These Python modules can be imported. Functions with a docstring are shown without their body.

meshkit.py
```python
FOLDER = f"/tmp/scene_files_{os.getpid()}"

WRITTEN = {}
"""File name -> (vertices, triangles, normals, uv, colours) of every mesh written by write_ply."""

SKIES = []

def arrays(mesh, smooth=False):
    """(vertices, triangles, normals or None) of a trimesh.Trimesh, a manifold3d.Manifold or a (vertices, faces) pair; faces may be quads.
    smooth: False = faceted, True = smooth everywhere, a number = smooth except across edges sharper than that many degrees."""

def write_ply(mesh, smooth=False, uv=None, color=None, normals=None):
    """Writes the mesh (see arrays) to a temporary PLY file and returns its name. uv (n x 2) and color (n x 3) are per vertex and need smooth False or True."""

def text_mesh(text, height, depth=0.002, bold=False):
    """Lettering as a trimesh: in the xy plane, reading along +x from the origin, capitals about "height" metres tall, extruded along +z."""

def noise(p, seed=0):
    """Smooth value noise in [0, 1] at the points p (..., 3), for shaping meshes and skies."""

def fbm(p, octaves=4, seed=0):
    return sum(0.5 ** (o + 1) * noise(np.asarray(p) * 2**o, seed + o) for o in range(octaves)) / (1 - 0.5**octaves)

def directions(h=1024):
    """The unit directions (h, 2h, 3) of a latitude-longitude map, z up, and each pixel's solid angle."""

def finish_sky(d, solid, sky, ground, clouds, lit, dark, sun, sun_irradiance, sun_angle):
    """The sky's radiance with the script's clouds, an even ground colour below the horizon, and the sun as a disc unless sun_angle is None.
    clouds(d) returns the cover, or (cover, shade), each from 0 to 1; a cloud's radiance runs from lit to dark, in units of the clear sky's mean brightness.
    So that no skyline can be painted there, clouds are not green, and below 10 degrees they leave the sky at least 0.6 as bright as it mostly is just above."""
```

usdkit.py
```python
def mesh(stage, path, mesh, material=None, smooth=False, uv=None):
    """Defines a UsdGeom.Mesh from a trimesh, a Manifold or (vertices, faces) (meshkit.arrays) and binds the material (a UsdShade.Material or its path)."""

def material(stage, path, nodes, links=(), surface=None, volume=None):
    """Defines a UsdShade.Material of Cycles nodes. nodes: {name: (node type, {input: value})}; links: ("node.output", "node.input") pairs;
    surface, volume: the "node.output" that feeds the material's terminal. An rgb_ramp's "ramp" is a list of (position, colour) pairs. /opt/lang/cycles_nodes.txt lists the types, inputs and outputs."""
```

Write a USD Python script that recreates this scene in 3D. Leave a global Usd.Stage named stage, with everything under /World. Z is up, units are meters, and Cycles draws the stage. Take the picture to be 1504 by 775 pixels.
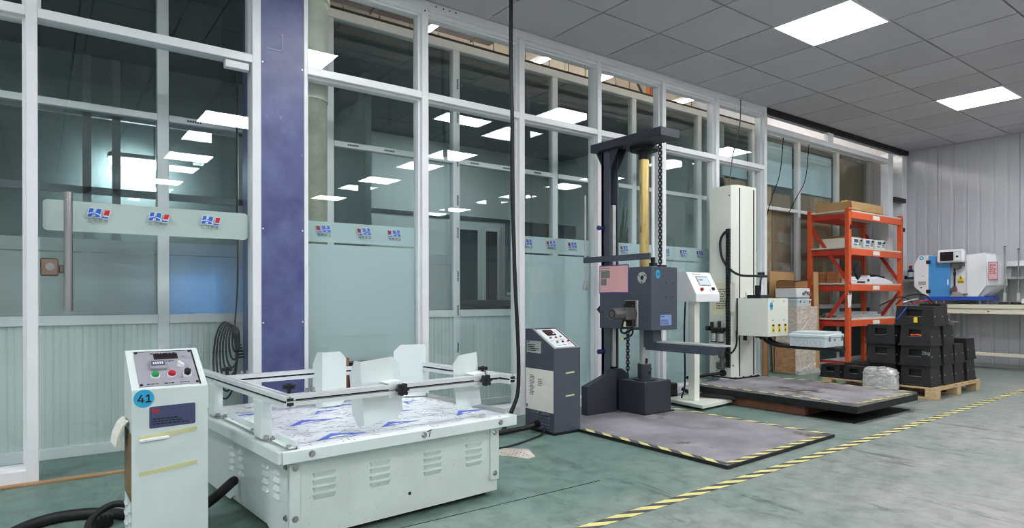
import math, random
import numpy as np
import trimesh
import shapely
from shapely.geometry import Polygon, LineString, Point, MultiPolygon, box as sbox
from shapely import affinity, union_all
import usdkit, meshkit
from pxr import Usd, UsdGeom, UsdLux, UsdShade, Gf, Sdf, Vt

rnd = random.Random(7)
stage = Usd.Stage.CreateInMemory()
UsdGeom.SetStageUpAxis(stage, UsdGeom.Tokens.z)
UsdGeom.SetStageMetersPerUnit(stage, 1.0)
UsdGeom.Xform.Define(stage, '/World')

# ------------------------------------------------------------------ camera, light, exposure
CAM_Z, D = 0.897, 3.841            # camera height; the glazed partition's front face is the plane y = D
FPX, CY, YAW, ROLL, PITCH = 934.8, 438.86, 0.6382, -0.0012, -0.0026
EXPOSURE = 0.42
PANEL = 26.0                       # radiance of the room's ceiling panels
TUBE = 180.0                        # radiance of the hall's fluorescent fittings
WORLD_DIM = 0.05
fw = np.array([math.sin(YAW)*math.cos(PITCH), math.cos(YAW)*math.cos(PITCH), math.sin(PITCH)])
r0 = np.array([math.cos(YAW), -math.sin(YAW), 0.0]); u0 = np.cross(r0, fw)
cr, sr = math.cos(ROLL), math.sin(ROLL)
rt, up = cr*r0+sr*u0, -sr*r0+cr*u0
cam = UsdGeom.Camera.Define(stage, '/World/camera')
m = Gf.Matrix4d(*[float(v) for v in (*rt, 0, *up, 0, *(-fw), 0, 0, 0, CAM_Z, 1)])
cam.AddTransformOp().Set(m)
cam.CreateHorizontalApertureAttr(36.0)
cam.CreateVerticalApertureAttr(36.0*775/1504)
cam.CreateFocalLengthAttr(FPX/1504*36)
cam.CreateVerticalApertureOffsetAttr((CY-387.5)/1504*36)
cam.CreateClippingRangeAttr(Gf.Vec2f(0.02, 200))
cam.CreateExposureAttr(EXPOSURE)
dome = UsdLux.DomeLight.Define(stage, '/World/sky_light')
dome.CreateIntensityAttr(WORLD_DIM); dome.CreateColorAttr(Gf.Vec3f(0.8, 0.9, 1.0))

def project(x, y, z):
    d = np.array([x, y, z-CAM_Z]); w = d @ fw
    return (752+FPX*(d @ rt)/w, CY-FPX*(d @ up)/w, w)

# ------------------------------------------------------------------ helpers
_count = {}
def numbered(parent, name):
    k = (parent, name); n = _count.get(k, 0); _count[k] = n+1
    return f'{parent}/{name}' if n == 0 else f'{parent}/{name}_{n:03d}'

def tag(p, label=None, cat=None, group=None, kind=None):
    p = p.GetPrim() if hasattr(p, 'GetPrim') else p
    for k, v in (('label', label), ('category', cat), ('group', group), ('kind', kind)):
        if v: p.SetCustomDataByKey(k, v)
    return p

def thing(name, label=None, cat=None, loc=(0, 0, 0), rz=0.0, group=None, kind=None):
    x = UsdGeom.Xform.Define(stage, numbered('/World', name))
    x.AddTranslateOp().Set(Gf.Vec3d(*map(float, loc)))
    if rz: x.AddRotateZOp().Set(float(rz))
    return tag(x, label, cat, group, kind)

def struct(name, label, loc=(0, 0, 0)):
    return thing(name, label, None, loc, kind='structure')

def cat(meshes):
    return trimesh.util.concatenate(meshes) if isinstance(meshes, (list, tuple)) else meshes

def obj(name, mesh, mat, parent=None, label=None, smooth=False, kind=None, category=None, group=None):
    mesh = cat(mesh)
    pp = str(parent.GetPath()) if parent is not None else '/World'
    o = usdkit.mesh(stage, numbered(pp, name), mesh, M(mat), smooth=smooth)
    return tag(o, label, category, group, kind)

def dup(root, loc, rz=0.0, label=None, group=None):
    was = root.GetCustomData()
    name = root.GetName().rstrip('0123456789').rstrip('_')
    r = thing(name, label or was.get('label'), was.get('category'), loc, rz, group or was.get('group'))
    r.GetReferences().AddInternalReference(root.GetPath()); r.SetInstanceable(True)
    return r

def T(mesh, x=0, y=0, z=0):
    mesh = mesh.copy(); mesh.apply_translation((x, y, z)); return mesh

def R(mesh, ang, axis=(0, 0, 1), at=(0, 0, 0)):
    mesh = mesh.copy(); mesh.apply_transform(trimesh.transformations.rotation_matrix(math.radians(ang), axis, at)); return mesh

_S = np.array([(a, b, c) for a in (-1, 1) for b in (-1, 1) for c in (-1, 1)], float)
def _topo():
    v = np.vstack([s*np.array(k) for s in _S for k in ((1, .8, .8), (.8, 1, .8), (.8, .8, 1))])
    h = trimesh.convex.convex_hull(v)
    idx = np.array([np.argmin(((v-p)**2).sum(1)) for p in h.vertices])
    return idx[h.faces]
_F24 = _topo()

def bx(x0, x1, y0, y1, z0, z1, b=0.0):
    """a box; b chamfers its edges"""
    x0, x1 = min(x0, x1), max(x0, x1); y0, y1 = min(y0, y1), max(y0, y1); z0, z1 = min(z0, z1), max(z0, z1)
    h = np.array([x1-x0, y1-y0, z1-z0])/2; c = np.array([x0+x1, y0+y1, z0+z1])/2
    if b <= 0:
        m_ = trimesh.creation.box(2*h); m_.apply_translation(c); return m_
    b = min(b, h.min()*.45)
    v = np.vstack([s*(h-b*np.array(k)) for s in _S for k in ((0, 1, 1), (1, 0, 1), (1, 1, 0))])+c
    return trimesh.Trimesh(v, _F24.copy(), process=False)

def cyl(p0, p1, r, n=16, r1=None):
    p0, p1 = np.asarray(p0, float), np.asarray(p1, float)
    r1 = r if r1 is None else r1
    d = p1-p0; L = np.linalg.norm(d); d = d/L
    a = np.cross(d, (0, 0, 1) if abs(d[2]) < .9 else (1, 0, 0)); a /= np.linalg.norm(a); b = np.cross(d, a)
    t = np.arange(n)*2*math.pi/n
    ring = np.cos(t)[:, None]*a+np.sin(t)[:, None]*b
    v = np.vstack([p0+r*ring, p1+r1*ring, p0[None], p1[None]])
    i = np.arange(n); j = (i+1) % n
    f = np.vstack([np.c_[i, j, n+j], np.c_[i, n+j, n+i], np.c_[j, i, np.full(n, 2*n)], np.c_[n+i, n+j, np.full(n, 2*n+1)]])
    return trimesh.Trimesh(v, f, process=False)

def spline(pts, n=8):
    p = np.asarray(pts, float)
    p = np.vstack([2*p[0]-p[1], p, 2*p[-1]-p[-2]])
    out = []
    for k in range(1, len(p)-2):
        for t in np.arange(n)/n:
            a, b, c, d = p[k-1:k+3]
            out.append(.5*((2*b)+(c-a)*t+(2*a-5*b+4*c-d)*t*t+(3*b-a-3*c+d)*t**3))
    out.append(p[-2]); return np.array(out)

def tube(pts, r, n=8, smooth=True, sub=8):
    p = spline(pts, sub) if smooth and len(pts) > 2 else np.asarray(pts, float)
    t = np.gradient(p, axis=0); t /= np.linalg.norm(t, axis=1, keepdims=True)+1e-12
    a = np.cross(t[0], (0, 0, 1) if abs(t[0][2]) < .9 else (1, 0, 0)); a /= np.linalg.norm(a)
    rings = []; ang = np.arange(n)*2*math.pi/n
    for q, d in zip(p, t):
        a = a-d*(a @ d); a /= np.linalg.norm(a); b = np.cross(d, a)
        rings.append(q+r*(np.cos(ang)[:, None]*a+np.sin(ang)[:, None]*b))
    v = np.vstack(rings+[p[:1], p[-1:]]); k = len(p); i = np.arange(n); j = (i+1) % n; f = []
    for s in range(k-1):
        f += [np.c_[s*n+i, s*n+j, (s+1)*n+j], np.c_[s*n+i, (s+1)*n+j, (s+1)*n+i]]
    f += [np.c_[j, i, np.full(n, k*n)], np.c_[(k-1)*n+i, (k-1)*n+j, np.full(n, k*n+1)]]
    return trimesh.Trimesh(v, np.vstack(f), process=False)

def prism(poly, axis, a, b):
    """extrudes a 2-D outline: axis 'y' takes (x, z), axis 'x' takes (y, z), axis 'z' takes (x, y)"""
    g = poly if hasattr(poly, 'geom_type') else Polygon(poly)
    gs = [q for q in getattr(g, 'geoms', [g]) if q.area > 1e-9]
    m_ = cat([trimesh.creation.extrude_polygon(q, abs(b-a), engine='earcut') for q in gs])
    v = m_.vertices; lo = min(a, b)
    if axis == 'z': w = np.c_[v[:, 0], v[:, 1], v[:, 2]+lo]
    elif axis == 'y': w = np.c_[v[:, 0], v[:, 2]+lo, v[:, 1]]
    else: w = np.c_[v[:, 2]+lo, v[:, 0], v[:, 1]]
    f = m_.faces[:, ::-1] if axis == 'y' else m_.faces
    return trimesh.Trimesh(w, f, process=False)

def lathe(profile, n=20, c=(0, 0, 0)):
    return T(trimesh.creation.revolve(np.asarray(profile, float), sections=n), *c)

def frame_mesh(mesh, o, ex, ey, ez):
    """places a mesh modelled in x, y, z onto the frame (o; ex, ey, ez)"""
    mesh = mesh.copy(); A = np.eye(4); A[:3, 0], A[:3, 1], A[:3, 2], A[:3, 3] = ex, ey, ez, o
    mesh.apply_transform(A)
    if np.linalg.det(A[:3, :3]) < 0: mesh.invert()
    return mesh

def onface(mesh, o, ex, ey):
    """lays something drawn in the xy plane (thickness +z) on a face with origin o and axes ex, ey"""
    ex, ey = np.asarray(ex, float), np.asarray(ey, float)
    ex, ey = ex/np.linalg.norm(ex), ey/np.linalg.norm(ey)
    return frame_mesh(mesh, o, ex, ey, np.cross(ex, ey))

def plate2(poly, t=.0015):
    return prism(poly, 'z', 0, t)

def dashes(w, h, rows, seed=0, t=.0006, fill=.75):
    """unreadably small print: rows of tiny bars"""
    q = random.Random(seed); out = []
    rh = h/rows
    for k in range(rows):
        x = 0
        while x < w*(.6+.4*q.random()):
            L = rh*(.4+1.1*q.random()); out.append(bx(x, min(w, x+L), -(k+1)*rh+rh*.25, -(k+1)*rh+rh*fill, 0, t)); x += L+rh*.3
    return cat(out)

# ------------------------------------------------------------------ materials
def S(r, g, b):
    return tuple(((c/255)/12.92 if c/255 <= .04045 else ((c/255+.055)/1.055)**2.4) for c in (r, g, b))
_specs, _mats = {}, {}
def M(name):
    if name not in _mats: _mats[name] = _specs[name]()
    return _mats[name]

def pbr(name, rgb, rough=.5, metal=0.0, var=.0, scale=6.0, bump=0.0, bscale=120.0, rgb2=None, spots=None, coat=0.0, emit=None, stretch=None):
    """var: brightness noise; rgb2: second colour mixed in by the noise; spots: (colour, scale, threshold) dirt flecks"""
    def make():
        c = np.array(S(*rgb)); c2 = np.array(S(*rgb2)) if rgb2 else None
        n = {'p': ('principled_bsdf', {'base_color': tuple(c), 'roughness': rough, 'metallic': metal, 'coat_weight': coat})}; l = []
        n['tc'] = ('texture_coordinate', {})
        src = 'tc.object'
        if stretch:
            n['mp'] = ('mapping', {'scale': stretch}); l.append(('tc.object', 'mp.vector')); src = 'mp.vector'
        out = None
        if var or c2 is not None:
            n['nz'] = ('noise_texture', {'scale': scale, 'detail': 5.0, 'roughness': .6}); l.append((src, 'nz.vector'))
            a = c*(1-var) if c2 is None else c; b = c*(1+var) if c2 is None else c2
            n['rp'] = ('rgb_ramp', {'ramp': [(0, tuple(a)), (.32, tuple(a)), (.68, tuple(np.minimum(b, 1))), (1, tuple(np.minimum(b, 1)))]})
            l.append(('nz.fac', 'rp.fac')); out = 'rp.color'
        if spots:
            sc, ss, th = spots
            n['sn'] = ('noise_texture', {'scale': ss, 'detail': 6.0, 'roughness': .7}); l.append((src, 'sn.vector'))
            n['sr'] = ('rgb_ramp', {'ramp': [(0, (0, 0, 0)), (th, (0, 0, 0)), (min(.99, th+.06), (1, 1, 1)), (1, (1, 1, 1))]}); l.append(('sn.fac', 'sr.fac'))
            n['sm'] = ('mix', {'color1': tuple(c), 'color2': S(*sc)}); l.append(('sr.color', 'sm.fac'))
            if out: l.append((out, 'sm.color1'))
            out = 'sm.color'
        if out: l.append((out, 'p.base_color'))
        if bump:
            n['bn'] = ('noise_texture', {'scale': bscale, 'detail': 3.0}); l.append((src, 'bn.vector'))
            n['bp'] = ('bump', {'strength': bump, 'distance': .004}); l += [('bn.fac', 'bp.height'), ('bp.normal', 'p.normal')]
        if emit: n['p'][1].update({'emission_color': S(*emit[0]), 'emission_strength': emit[1]})
        return usdkit.material(stage, f'/World/Looks/{name}', n, l, surface='p.BSDF')
    _specs[name] = make

def glow(name, rgb, strength):
    _specs[name] = lambda: usdkit.material(stage, f'/World/Looks/{name}', {'e': ('emission', {'color': S(*rgb), 'strength': strength})}, surface='e.emission')

def glass(name, tint, ior=1.75, rough=0.0):
    def make():
        n = {'t': ('transparent_bsdf', {'color': tint}), 'g': ('glossy_bsdf', {'color': (.95, 1, .98), 'roughness': rough}),
             'f': ('fresnel', {'IOR': ior}), 'ge': ('geometry', {}), 'inv': ('math', {'math_type': 'subtract', 'value1': 1.0}),
             'mu': ('math', {'math_type': 'multiply'}), 'm': ('mix_closure', {})}
        l = [('ge.backfacing', 'inv.value2'), ('f.fac', 'mu.value1'), ('inv.value', 'mu.value2'), ('mu.value', 'm.fac'), ('t.BSDF', 'm.closure1'), ('g.BSDF', 'm.closure2')]
        return usdkit.material(stage, f'/World/Looks/{name}', n, l, surface='m.closure')
    _specs[name] = make

def frost(name, rgb, clear=.25, solid=.35):
    """sandblast film: part of the light scatters forward, part back, part passes"""
    def make():
        c = S(*rgb)
        n = {'tr': ('translucent_bsdf', {'color': c}), 'd': ('diffuse_bsdf', {'color': c}), 't': ('transparent_bsdf', {'color': (.86, .96, .94)}),
             'a': ('mix_closure', {'fac': solid}), 'b': ('mix_closure', {'fac': clear})}
        l = [('tr.BSDF', 'a.closure1'), ('d.BSDF', 'a.closure2'), ('a.closure', 'b.closure1'), ('t.BSDF', 'b.closure2')]
        return usdkit.material(stage, f'/World/Looks/{name}', n, l, surface='b.closure')
    _specs[name] = make

pbr('frame_white', (232, 234, 236), .35, var=.03, scale=3)
pbr('frame_grey', (168, 172, 172), .45, var=.06)
pbr('rail_white', (222, 226, 226), .4)
pbr('alu', (224, 228, 230), .36, .25)
pbr('alu_dull', (176, 178, 180), .45, .6, var=.08, scale=20)
pbr('steel', (186, 184, 182), .17, 1.0)
pbr('bronze', (150, 132, 118), .3, .9)
pbr('blue_paint', (66, 72, 122), .4, rgb2=(96, 104, 150), scale=5, spots=((128, 136, 170), 12, .66))
pbr('tile', (192, 191, 198), .75, var=.03, scale=2, bump=.15, bscale=300)
pbr('tile_b', (184, 183, 190), .75, var=.05, scale=3, bump=.15, bscale=300)
pbr('gap_dark', (26, 27, 32), .8)
pbr('black', (20, 21, 24), .45)
pbr('black_matte', (26, 27, 28), .7, var=.25, scale=14)
pbr('rubber', (22, 22, 24), .55)
pbr('mint', (212, 223, 220), .42, var=.03, scale=4, spots=((150, 140, 115), 26, .72))
pbr('mint_dirty', (208, 218, 212), .45, var=.06, scale=5, spots=((96, 78, 54), 70, .645))
pbr('mint_light', (222, 232, 230), .4, var=.03, scale=4)
pbr('film_top', (228, 231, 236), .3, var=.08, scale=8, spots=((86, 86, 92), 20, .605), stretch=(1.0, 1.6, 1.0))
pbr('film_blue', (64, 92, 205), .4, var=.12, scale=12)
pbr('panel_silver', (172, 172, 180), .4, .3)
pbr('label_blue', (66, 76, 110), .5)
pbr('sticker_cyan', (38, 168, 214), .5)
pbr('ink', (24, 24, 28), .6)
pbr('ink_grey', (120, 122, 122), .7)
pbr('ink_green', (34, 92, 78), .6)
pbr('btn_green', (28, 150, 80), .3, coat=.5)
pbr('btn_red', (178, 30, 44), .3, coat=.5)
pbr('screen_dark', (34, 26, 30), .2)
pbr('yellow_tape', (206, 206, 150), .5, var=.05, scale=20)
pbr('paper', (238, 236, 226), .7, var=.03, scale=8)
pbr('paper_cream', (226, 222, 186), .7, var=.04, scale=8)
pbr('paper_pink', (232, 176, 176), .6, var=.05, scale=6)
pbr('paper_purple', (92, 72, 150), .6)
pbr('rust', (128, 104, 72), .7, var=.25, scale=12)
pbr('charcoal', (72, 78, 90), .45, var=.05, scale=5)
pbr('charcoal_dark', (48, 52, 62), .48, var=.06, scale=5)
pbr('brass_pole', (226, 198, 128), .25, .6, var=.14, scale=16, spots=((112, 66, 30), 20, .575), stretch=(1, 1, .22))
pbr('galv', (198, 200, 196), .4, .5, var=.1, scale=10)
pbr('motor_grey', (100, 98, 96), .45, .3)
pbr('floor_plate', (118, 115, 120), .55, rgb2=(168, 164, 170), scale=2.2, spots=((92, 80, 70), 1.5, .555), bump=.1, bscale=40)
pbr('tape_yellow', (226, 218, 140), .5, var=.06, scale=30)
pbr('tape_black', (78, 78, 78), .55, var=.15, scale=30)
pbr('ivory', (232, 234, 222), .4, var=.02, scale=3)
pbr('ivory_side', (226, 228, 214), .42, var=.02, scale=3)
pbr('rust_brown', (108, 66, 48), .65, var=.2, scale=14)
pbr('box_grey', (204, 216, 218), .4)
pbr('cardboard', (188, 150, 102), .75, var=.05, scale=5)
pbr('cardboard_dark', (150, 108, 70), .75, var=.08, scale=5)
pbr('wrap', (190, 172, 156), .22, var=.25, scale=14, rgb2=(226, 218, 210), bump=.8, bscale=26, stretch=(1, 1, 2.5))
pbr('wrap_orange', (176, 116, 72), .25, var=.25, scale=12, rgb2=(200, 160, 122), bump=.8, bscale=26, stretch=(1, 1, 2.5))
pbr('foil', (190, 186, 182), .3, .25, var=.3, scale=22, rgb2=(236, 234, 230), bump=1.0, bscale=60, stretch=(1, 1, 2.2))
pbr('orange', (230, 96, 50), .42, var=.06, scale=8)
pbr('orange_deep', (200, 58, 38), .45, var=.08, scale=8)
pbr('shelf_board', (218, 214, 200), .6, var=.04)
pbr('timber', (166, 106, 66), .6, var=.15, scale=10, stretch=(1, 6, 6))
pbr('pallet_wood', (200, 172, 132), .75, var=.12, scale=9, stretch=(1, 5, 5))
pbr('crate', (34, 34, 36), .5, var=.18, scale=10, spots=((120, 112, 100), 34, .72))
pbr('crate_b', (26, 26, 29), .5, var=.18, scale=10, spots=((110, 104, 96), 34, .72))
pbr('wall_metal', (196, 198, 204), .5, var=.02, scale=1.5)
pbr('bench_cream', (222, 218, 196), .45, var=.03)
pbr('white_gloss', (236, 238, 242), .25, coat=.3)
pbr('blue_door', (78, 156, 222), .3, coat=.3)
pbr('blue_base', (38, 82, 190), .35)
pbr('warn_yellow', (236, 208, 40), .5)
pbr('navy', (44, 52, 112), .35)
pbr('corrugated', (206, 218, 216), .42, var=.03, scale=3)
pbr('corrugated_white', (222, 226, 226), .45)
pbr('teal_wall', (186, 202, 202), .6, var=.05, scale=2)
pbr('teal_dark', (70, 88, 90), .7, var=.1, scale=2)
pbr('office_white', (214, 222, 220), .6)
pbr('dark_glass', (40, 58, 66), .12)
pbr('beige', (238, 225, 208), .6, var=.02, scale=2)
pbr('beige_seam', (158, 130, 108), .7)
pbr('roof_brown', (120, 104, 88), .8, var=.25, scale=5)
pbr('duct_dark', (52, 46, 54), .6)
pbr('purlin', (84, 76, 70), .6)
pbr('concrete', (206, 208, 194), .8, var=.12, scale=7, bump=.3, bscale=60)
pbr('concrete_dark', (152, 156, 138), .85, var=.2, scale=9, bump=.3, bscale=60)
pbr('wood_edge', (176, 138, 98), .65, var=.12, scale=8, stretch=(1, 8, 8))
pbr('wood_red', (128, 62, 40), .6, var=.12, scale=8, stretch=(1, 8, 8))
pbr('leaf', (62, 92, 66), .45, var=.2, scale=12)
pbr('clay', (150, 88, 62), .7, var=.1)
pbr('blind', (210, 232, 240), .6, var=.02)
pbr('curtain', (150, 128, 106), .75, var=.15, scale=5, stretch=(3, 3, .4))
pbr('board_brown', (190, 160, 126), .7, var=.06, scale=3)
pbr('red_case', (150, 22, 40), .45)
pbr('room_wall', (200, 203, 206), .7)
pbr('room_dark', (150, 154, 156), .7)
pbr('blue_drum', (60, 160, 255), .4)
pbr('logo_blue', (28, 96, 196), .5)
pbr('logo_red', (196, 30, 42), .5)
pbr('logo_blue_back', (70, 100, 190), .5)
pbr('logo_red_back', (128, 24, 50), .5)
pbr('conduit_orange', (214, 112, 52), .6)
pbr('film_blue_grey', (140, 148, 176), .5)
pbr('halo_back', (196, 214, 216), .5)
pbr('plate_blue', (128, 158, 206), .4)
pbr('paper_white', (232, 230, 220), .7, var=.04, scale=8)
glow('panel_glow', (250, 252, 255), PANEL)
glow('tube_glow', (255, 248, 240), TUBE)
glow('office_glow', (240, 250, 255), 26.0)
glow('lcd', (206, 222, 228), .9)
glow('display_red', (150, 70, 66), .5)
glass('glass_front', (.955, .98, .975))
glass('glass_inner', (.92, .965, .965), 1.6)
glass('glass_clear', (.96, .98, .975), 1.5)
frost('film_frost', (236, 248, 250), .22, .5)
frost('film_inner', (246, 248, 246), .16, .66)
glow('screen_blue', (40, 150, 255), 3.2)
frost('film_door', (240, 246, 242), .12, .62)

def floor_mat():
    """worn green epoxy: green by the glass, rubbed to grey along the walkway"""
    n = {'g': ('geometry', {}), 'sx': ('separate_xyz', {}),
         'n1': ('noise_texture', {'scale': 1.1, 'detail': 6.0, 'roughness': .62}), 'n2': ('noise_texture', {'scale': 9.0, 'detail': 8.0, 'roughness': .7}),
         'n3': ('noise_texture', {'scale': 2.2, 'detail': 8.0, 'roughness': .75, 'distortion': .6}), 'mp': ('mapping', {'scale': (3.0, .8, 1.0), 'rotation': (0, 0, .5)}),
         'my': ('math', {'math_type': 'multiply_add', 'value2': -.5, 'value3': 1.22}), 'mx': ('math', {'math_type': 'multiply_add', 'value2': .085, 'value3': -.18}), 'ad': ('math', {'math_type': 'add'}),
         'ns': ('math', {'math_type': 'multiply_add', 'value2': 1.7, 'value3': -.85}), 'ad2': ('math', {'math_type': 'add', 'use_clamp': True}),
         'm1': ('mix', {'color1': S(108, 133, 124), 'color2': S(160, 158, 154)}),
         'r2': ('rgb_ramp', {'ramp': [(0, (.5, .5, .5)), (.36, (.72, .72, .72)), (.5, (1, 1, 1)), (.66, (1.22, 1.22, 1.22)), (1, (1.4, 1.4, 1.4))]}),
         'm2': ('mix', {'mix_type': 'multiply', 'fac': 1.0}),
         'r3': ('rgb_ramp', {'ramp': [(0, (0, 0, 0)), (.56, (0, 0, 0)), (.66, (1, 1, 1)), (1, (1, 1, 1))]}),
         'm3': ('mix', {'color2': S(78, 92, 88)}), 'f3': ('math', {'math_type': 'multiply', 'value2': .8}),
         'rr': ('math', {'math_type': 'multiply_add', 'value2': .35, 'value3': .28}), 'p': ('principled_bsdf', {'specular_ior_level': .4})}
    l = [('g.position', 'sx.vector'), ('g.position', 'n1.vector'), ('g.position', 'n2.vector'), ('g.position', 'mp.vector'), ('mp.vector', 'n3.vector'),
         ('sx.y', 'my.value1'), ('sx.x', 'mx.value1'), ('my.value', 'ad.value1'), ('mx.value', 'ad.value2'), ('n1.fac', 'ns.value1'), ('ad.value', 'ad2.value1'), ('ns.value', 'ad2.value2'),
         ('ad2.value', 'm1.fac'), ('n2.fac', 'r2.fac'), ('m1.color', 'm2.color1'), ('r2.color', 'm2.color2'), ('n3.fac', 'r3.fac'), ('r3.color', 'f3.value1'), ('f3.value', 'm3.fac'),
         ('m2.color', 'm3.color1'), ('m3.color', 'p.base_color'), ('n2.fac', 'rr.value1'), ('rr.value', 'p.roughness')]
    return usdkit.material(stage, '/World/Looks/floor_epoxy', n, l, surface='p.BSDF')
_specs['floor_epoxy'] = floor_mat

# ================================================================== THE SETTING
XL, XR, YB, YI, YH, ZC = -6.0, 9.758, -6.5, 4.36, 7.5, 2.925
s = struct('floor', 'worn green-grey epoxy workshop floor')
obj('slab', bx(XL-.2, XR+.2, YB-.2, 10.2, -.12, 0), 'floor_epoxy', s)
obj('joint', bx(.6, 2.2, 2.243, 2.247, 0, .0012), 'black_matte', s)
# ceiling tiles in a dark grid
ceil = struct('ceiling', 'suspended ceiling of grey square tiles with dark joints')
obj('void', bx(XL, XR+.1, YB, D+.07, ZC+.03, ZC+.07), 'gap_dark', ceil)
gx = [3.23+.6*k for k in range(-15, 11)]+[XR]; gx = [XL]+[g for g in gx if g > XL+.05]
gy = sorted([D, 3.263, 2.681, 2.099]+[2.099-.6*k for k in range(1, 15) if 2.099-.6*k > YB+.1]+[YB])
LIGHT_X, LIGHT_Y = (-4.57, -1.57, 1.43, 4.43, 7.43), (2.099, -.301, -2.701, -5.101)
rest = []
for i in range(len(gx)-1):
    for j in range(len(gy)-1):
        xa, xb, ya, yb = gx[i], gx[i+1], gy[j], gy[j+1]
        if any(abs(xa-lx) < .05 for lx in LIGHT_X) and any(abs(ya-ly) < .05 for ly in LIGHT_Y): continue
        g = .0065
        t = bx(xa+g, xb-g, ya+g, yb-(g if j < len(gy)-2 else 0), ZC, ZC+.016)
        seen = False
        for q in ((xa, ya), (xb, ya), (xa, yb), (xb, yb), ((xa+xb)/2, (ya+yb)/2)):
            u, v, w = project(*q, ZC)
            seen |= w > .3 and -5 < u < 1509 and -5 < v < 780
        if seen: obj('ceiling_tile', t, rnd.choice(('tile', 'tile', 'tile_b')), ceil)
        else: rest.append(t)
obj('ceiling_tile_field', rest, 'tile', ceil, kind='stuff')
def ceiling_panel(x, y, label, vis=True):
    t = thing('ceiling_light', label, 'ceiling light', (x+.3, y+.295, ZC), group=None if vis else 'ceiling panels behind the camera')
    obj('frame', prism(sbox(-.295, -.29, .295, .29).difference(sbox(-.283, -.278, .283, .278)), 'z', -.006, .016), 'frame_white', t)
    obj('diffuser', bx(-.283, .283, -.278, .278, -.002, .012), 'panel_glow', t)
for ly in LIGHT_Y:
    for lx in LIGHT_X:
        if ly > 2 and lx in (4.43, 7.43):
            ceiling_panel(lx, ly, 'lit square ceiling panel nearest the camera, above the drop test machines' if lx < 5 else 'lit square ceiling panel near the grey metal end wall')
        else: ceiling_panel(lx, ly, 'lit square ceiling panel outside the picture, seen mirrored in the glazing', False)

# end wall of ribbed metal panels
wr = struct('wall_right', 'grey ribbed sheet-metal end wall')
def ribbed(y0, y1, z0, z1, pitch, depth, flat=.6):
    """a ribbed sheet facing -x, in (x, y)"""
    pts = []; y = y0; n = max(1, round((y1-y0)/pitch)); p = (y1-y0)/n
    for k in range(n):
        a = y0+k*p
        pts += [(0, a), (0, a+p*flat), (depth, a+p*(flat+.06)), (depth, a+p*.94)]
    pts += [(0, y1), (.03, y1), (.03, y0)]
    return prism(Polygon(pts), 'z', z0, z1)
seam = [4.36, 3.488, 2.587, 1.69, .79, -.11, -1.0, -1.9, -2.8, -3.7, -4.6, -5.5, YB]
for k in range(len(seam)-1):
    obj('wall_panel', T(ribbed(seam[k+1]+.003, seam[k]-.003, 0, ZC-.001, .14, .006, .7), XR, 0, 0), 'wall_metal', wr)
obj('backing', bx(XR+.03, XR+.1, YB, YH+2.5, 0, 6.2), 'wall_metal', wr)
obj('trim', bx(XR-.008, XR, YB, 4.3, 0, .05), 'frame_grey', wr)
w = struct('wall_back', 'pale wall behind the camera'); obj('surface', bx(XL, XR, YB-.1, YB, 0, 3.0), 'room_wall', w)
w = struct('wall_left', 'pale wall far to the left'); obj('surface', bx(XL-.1, XL, YB, 10, 0, 6.2), 'room_wall', w)

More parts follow.
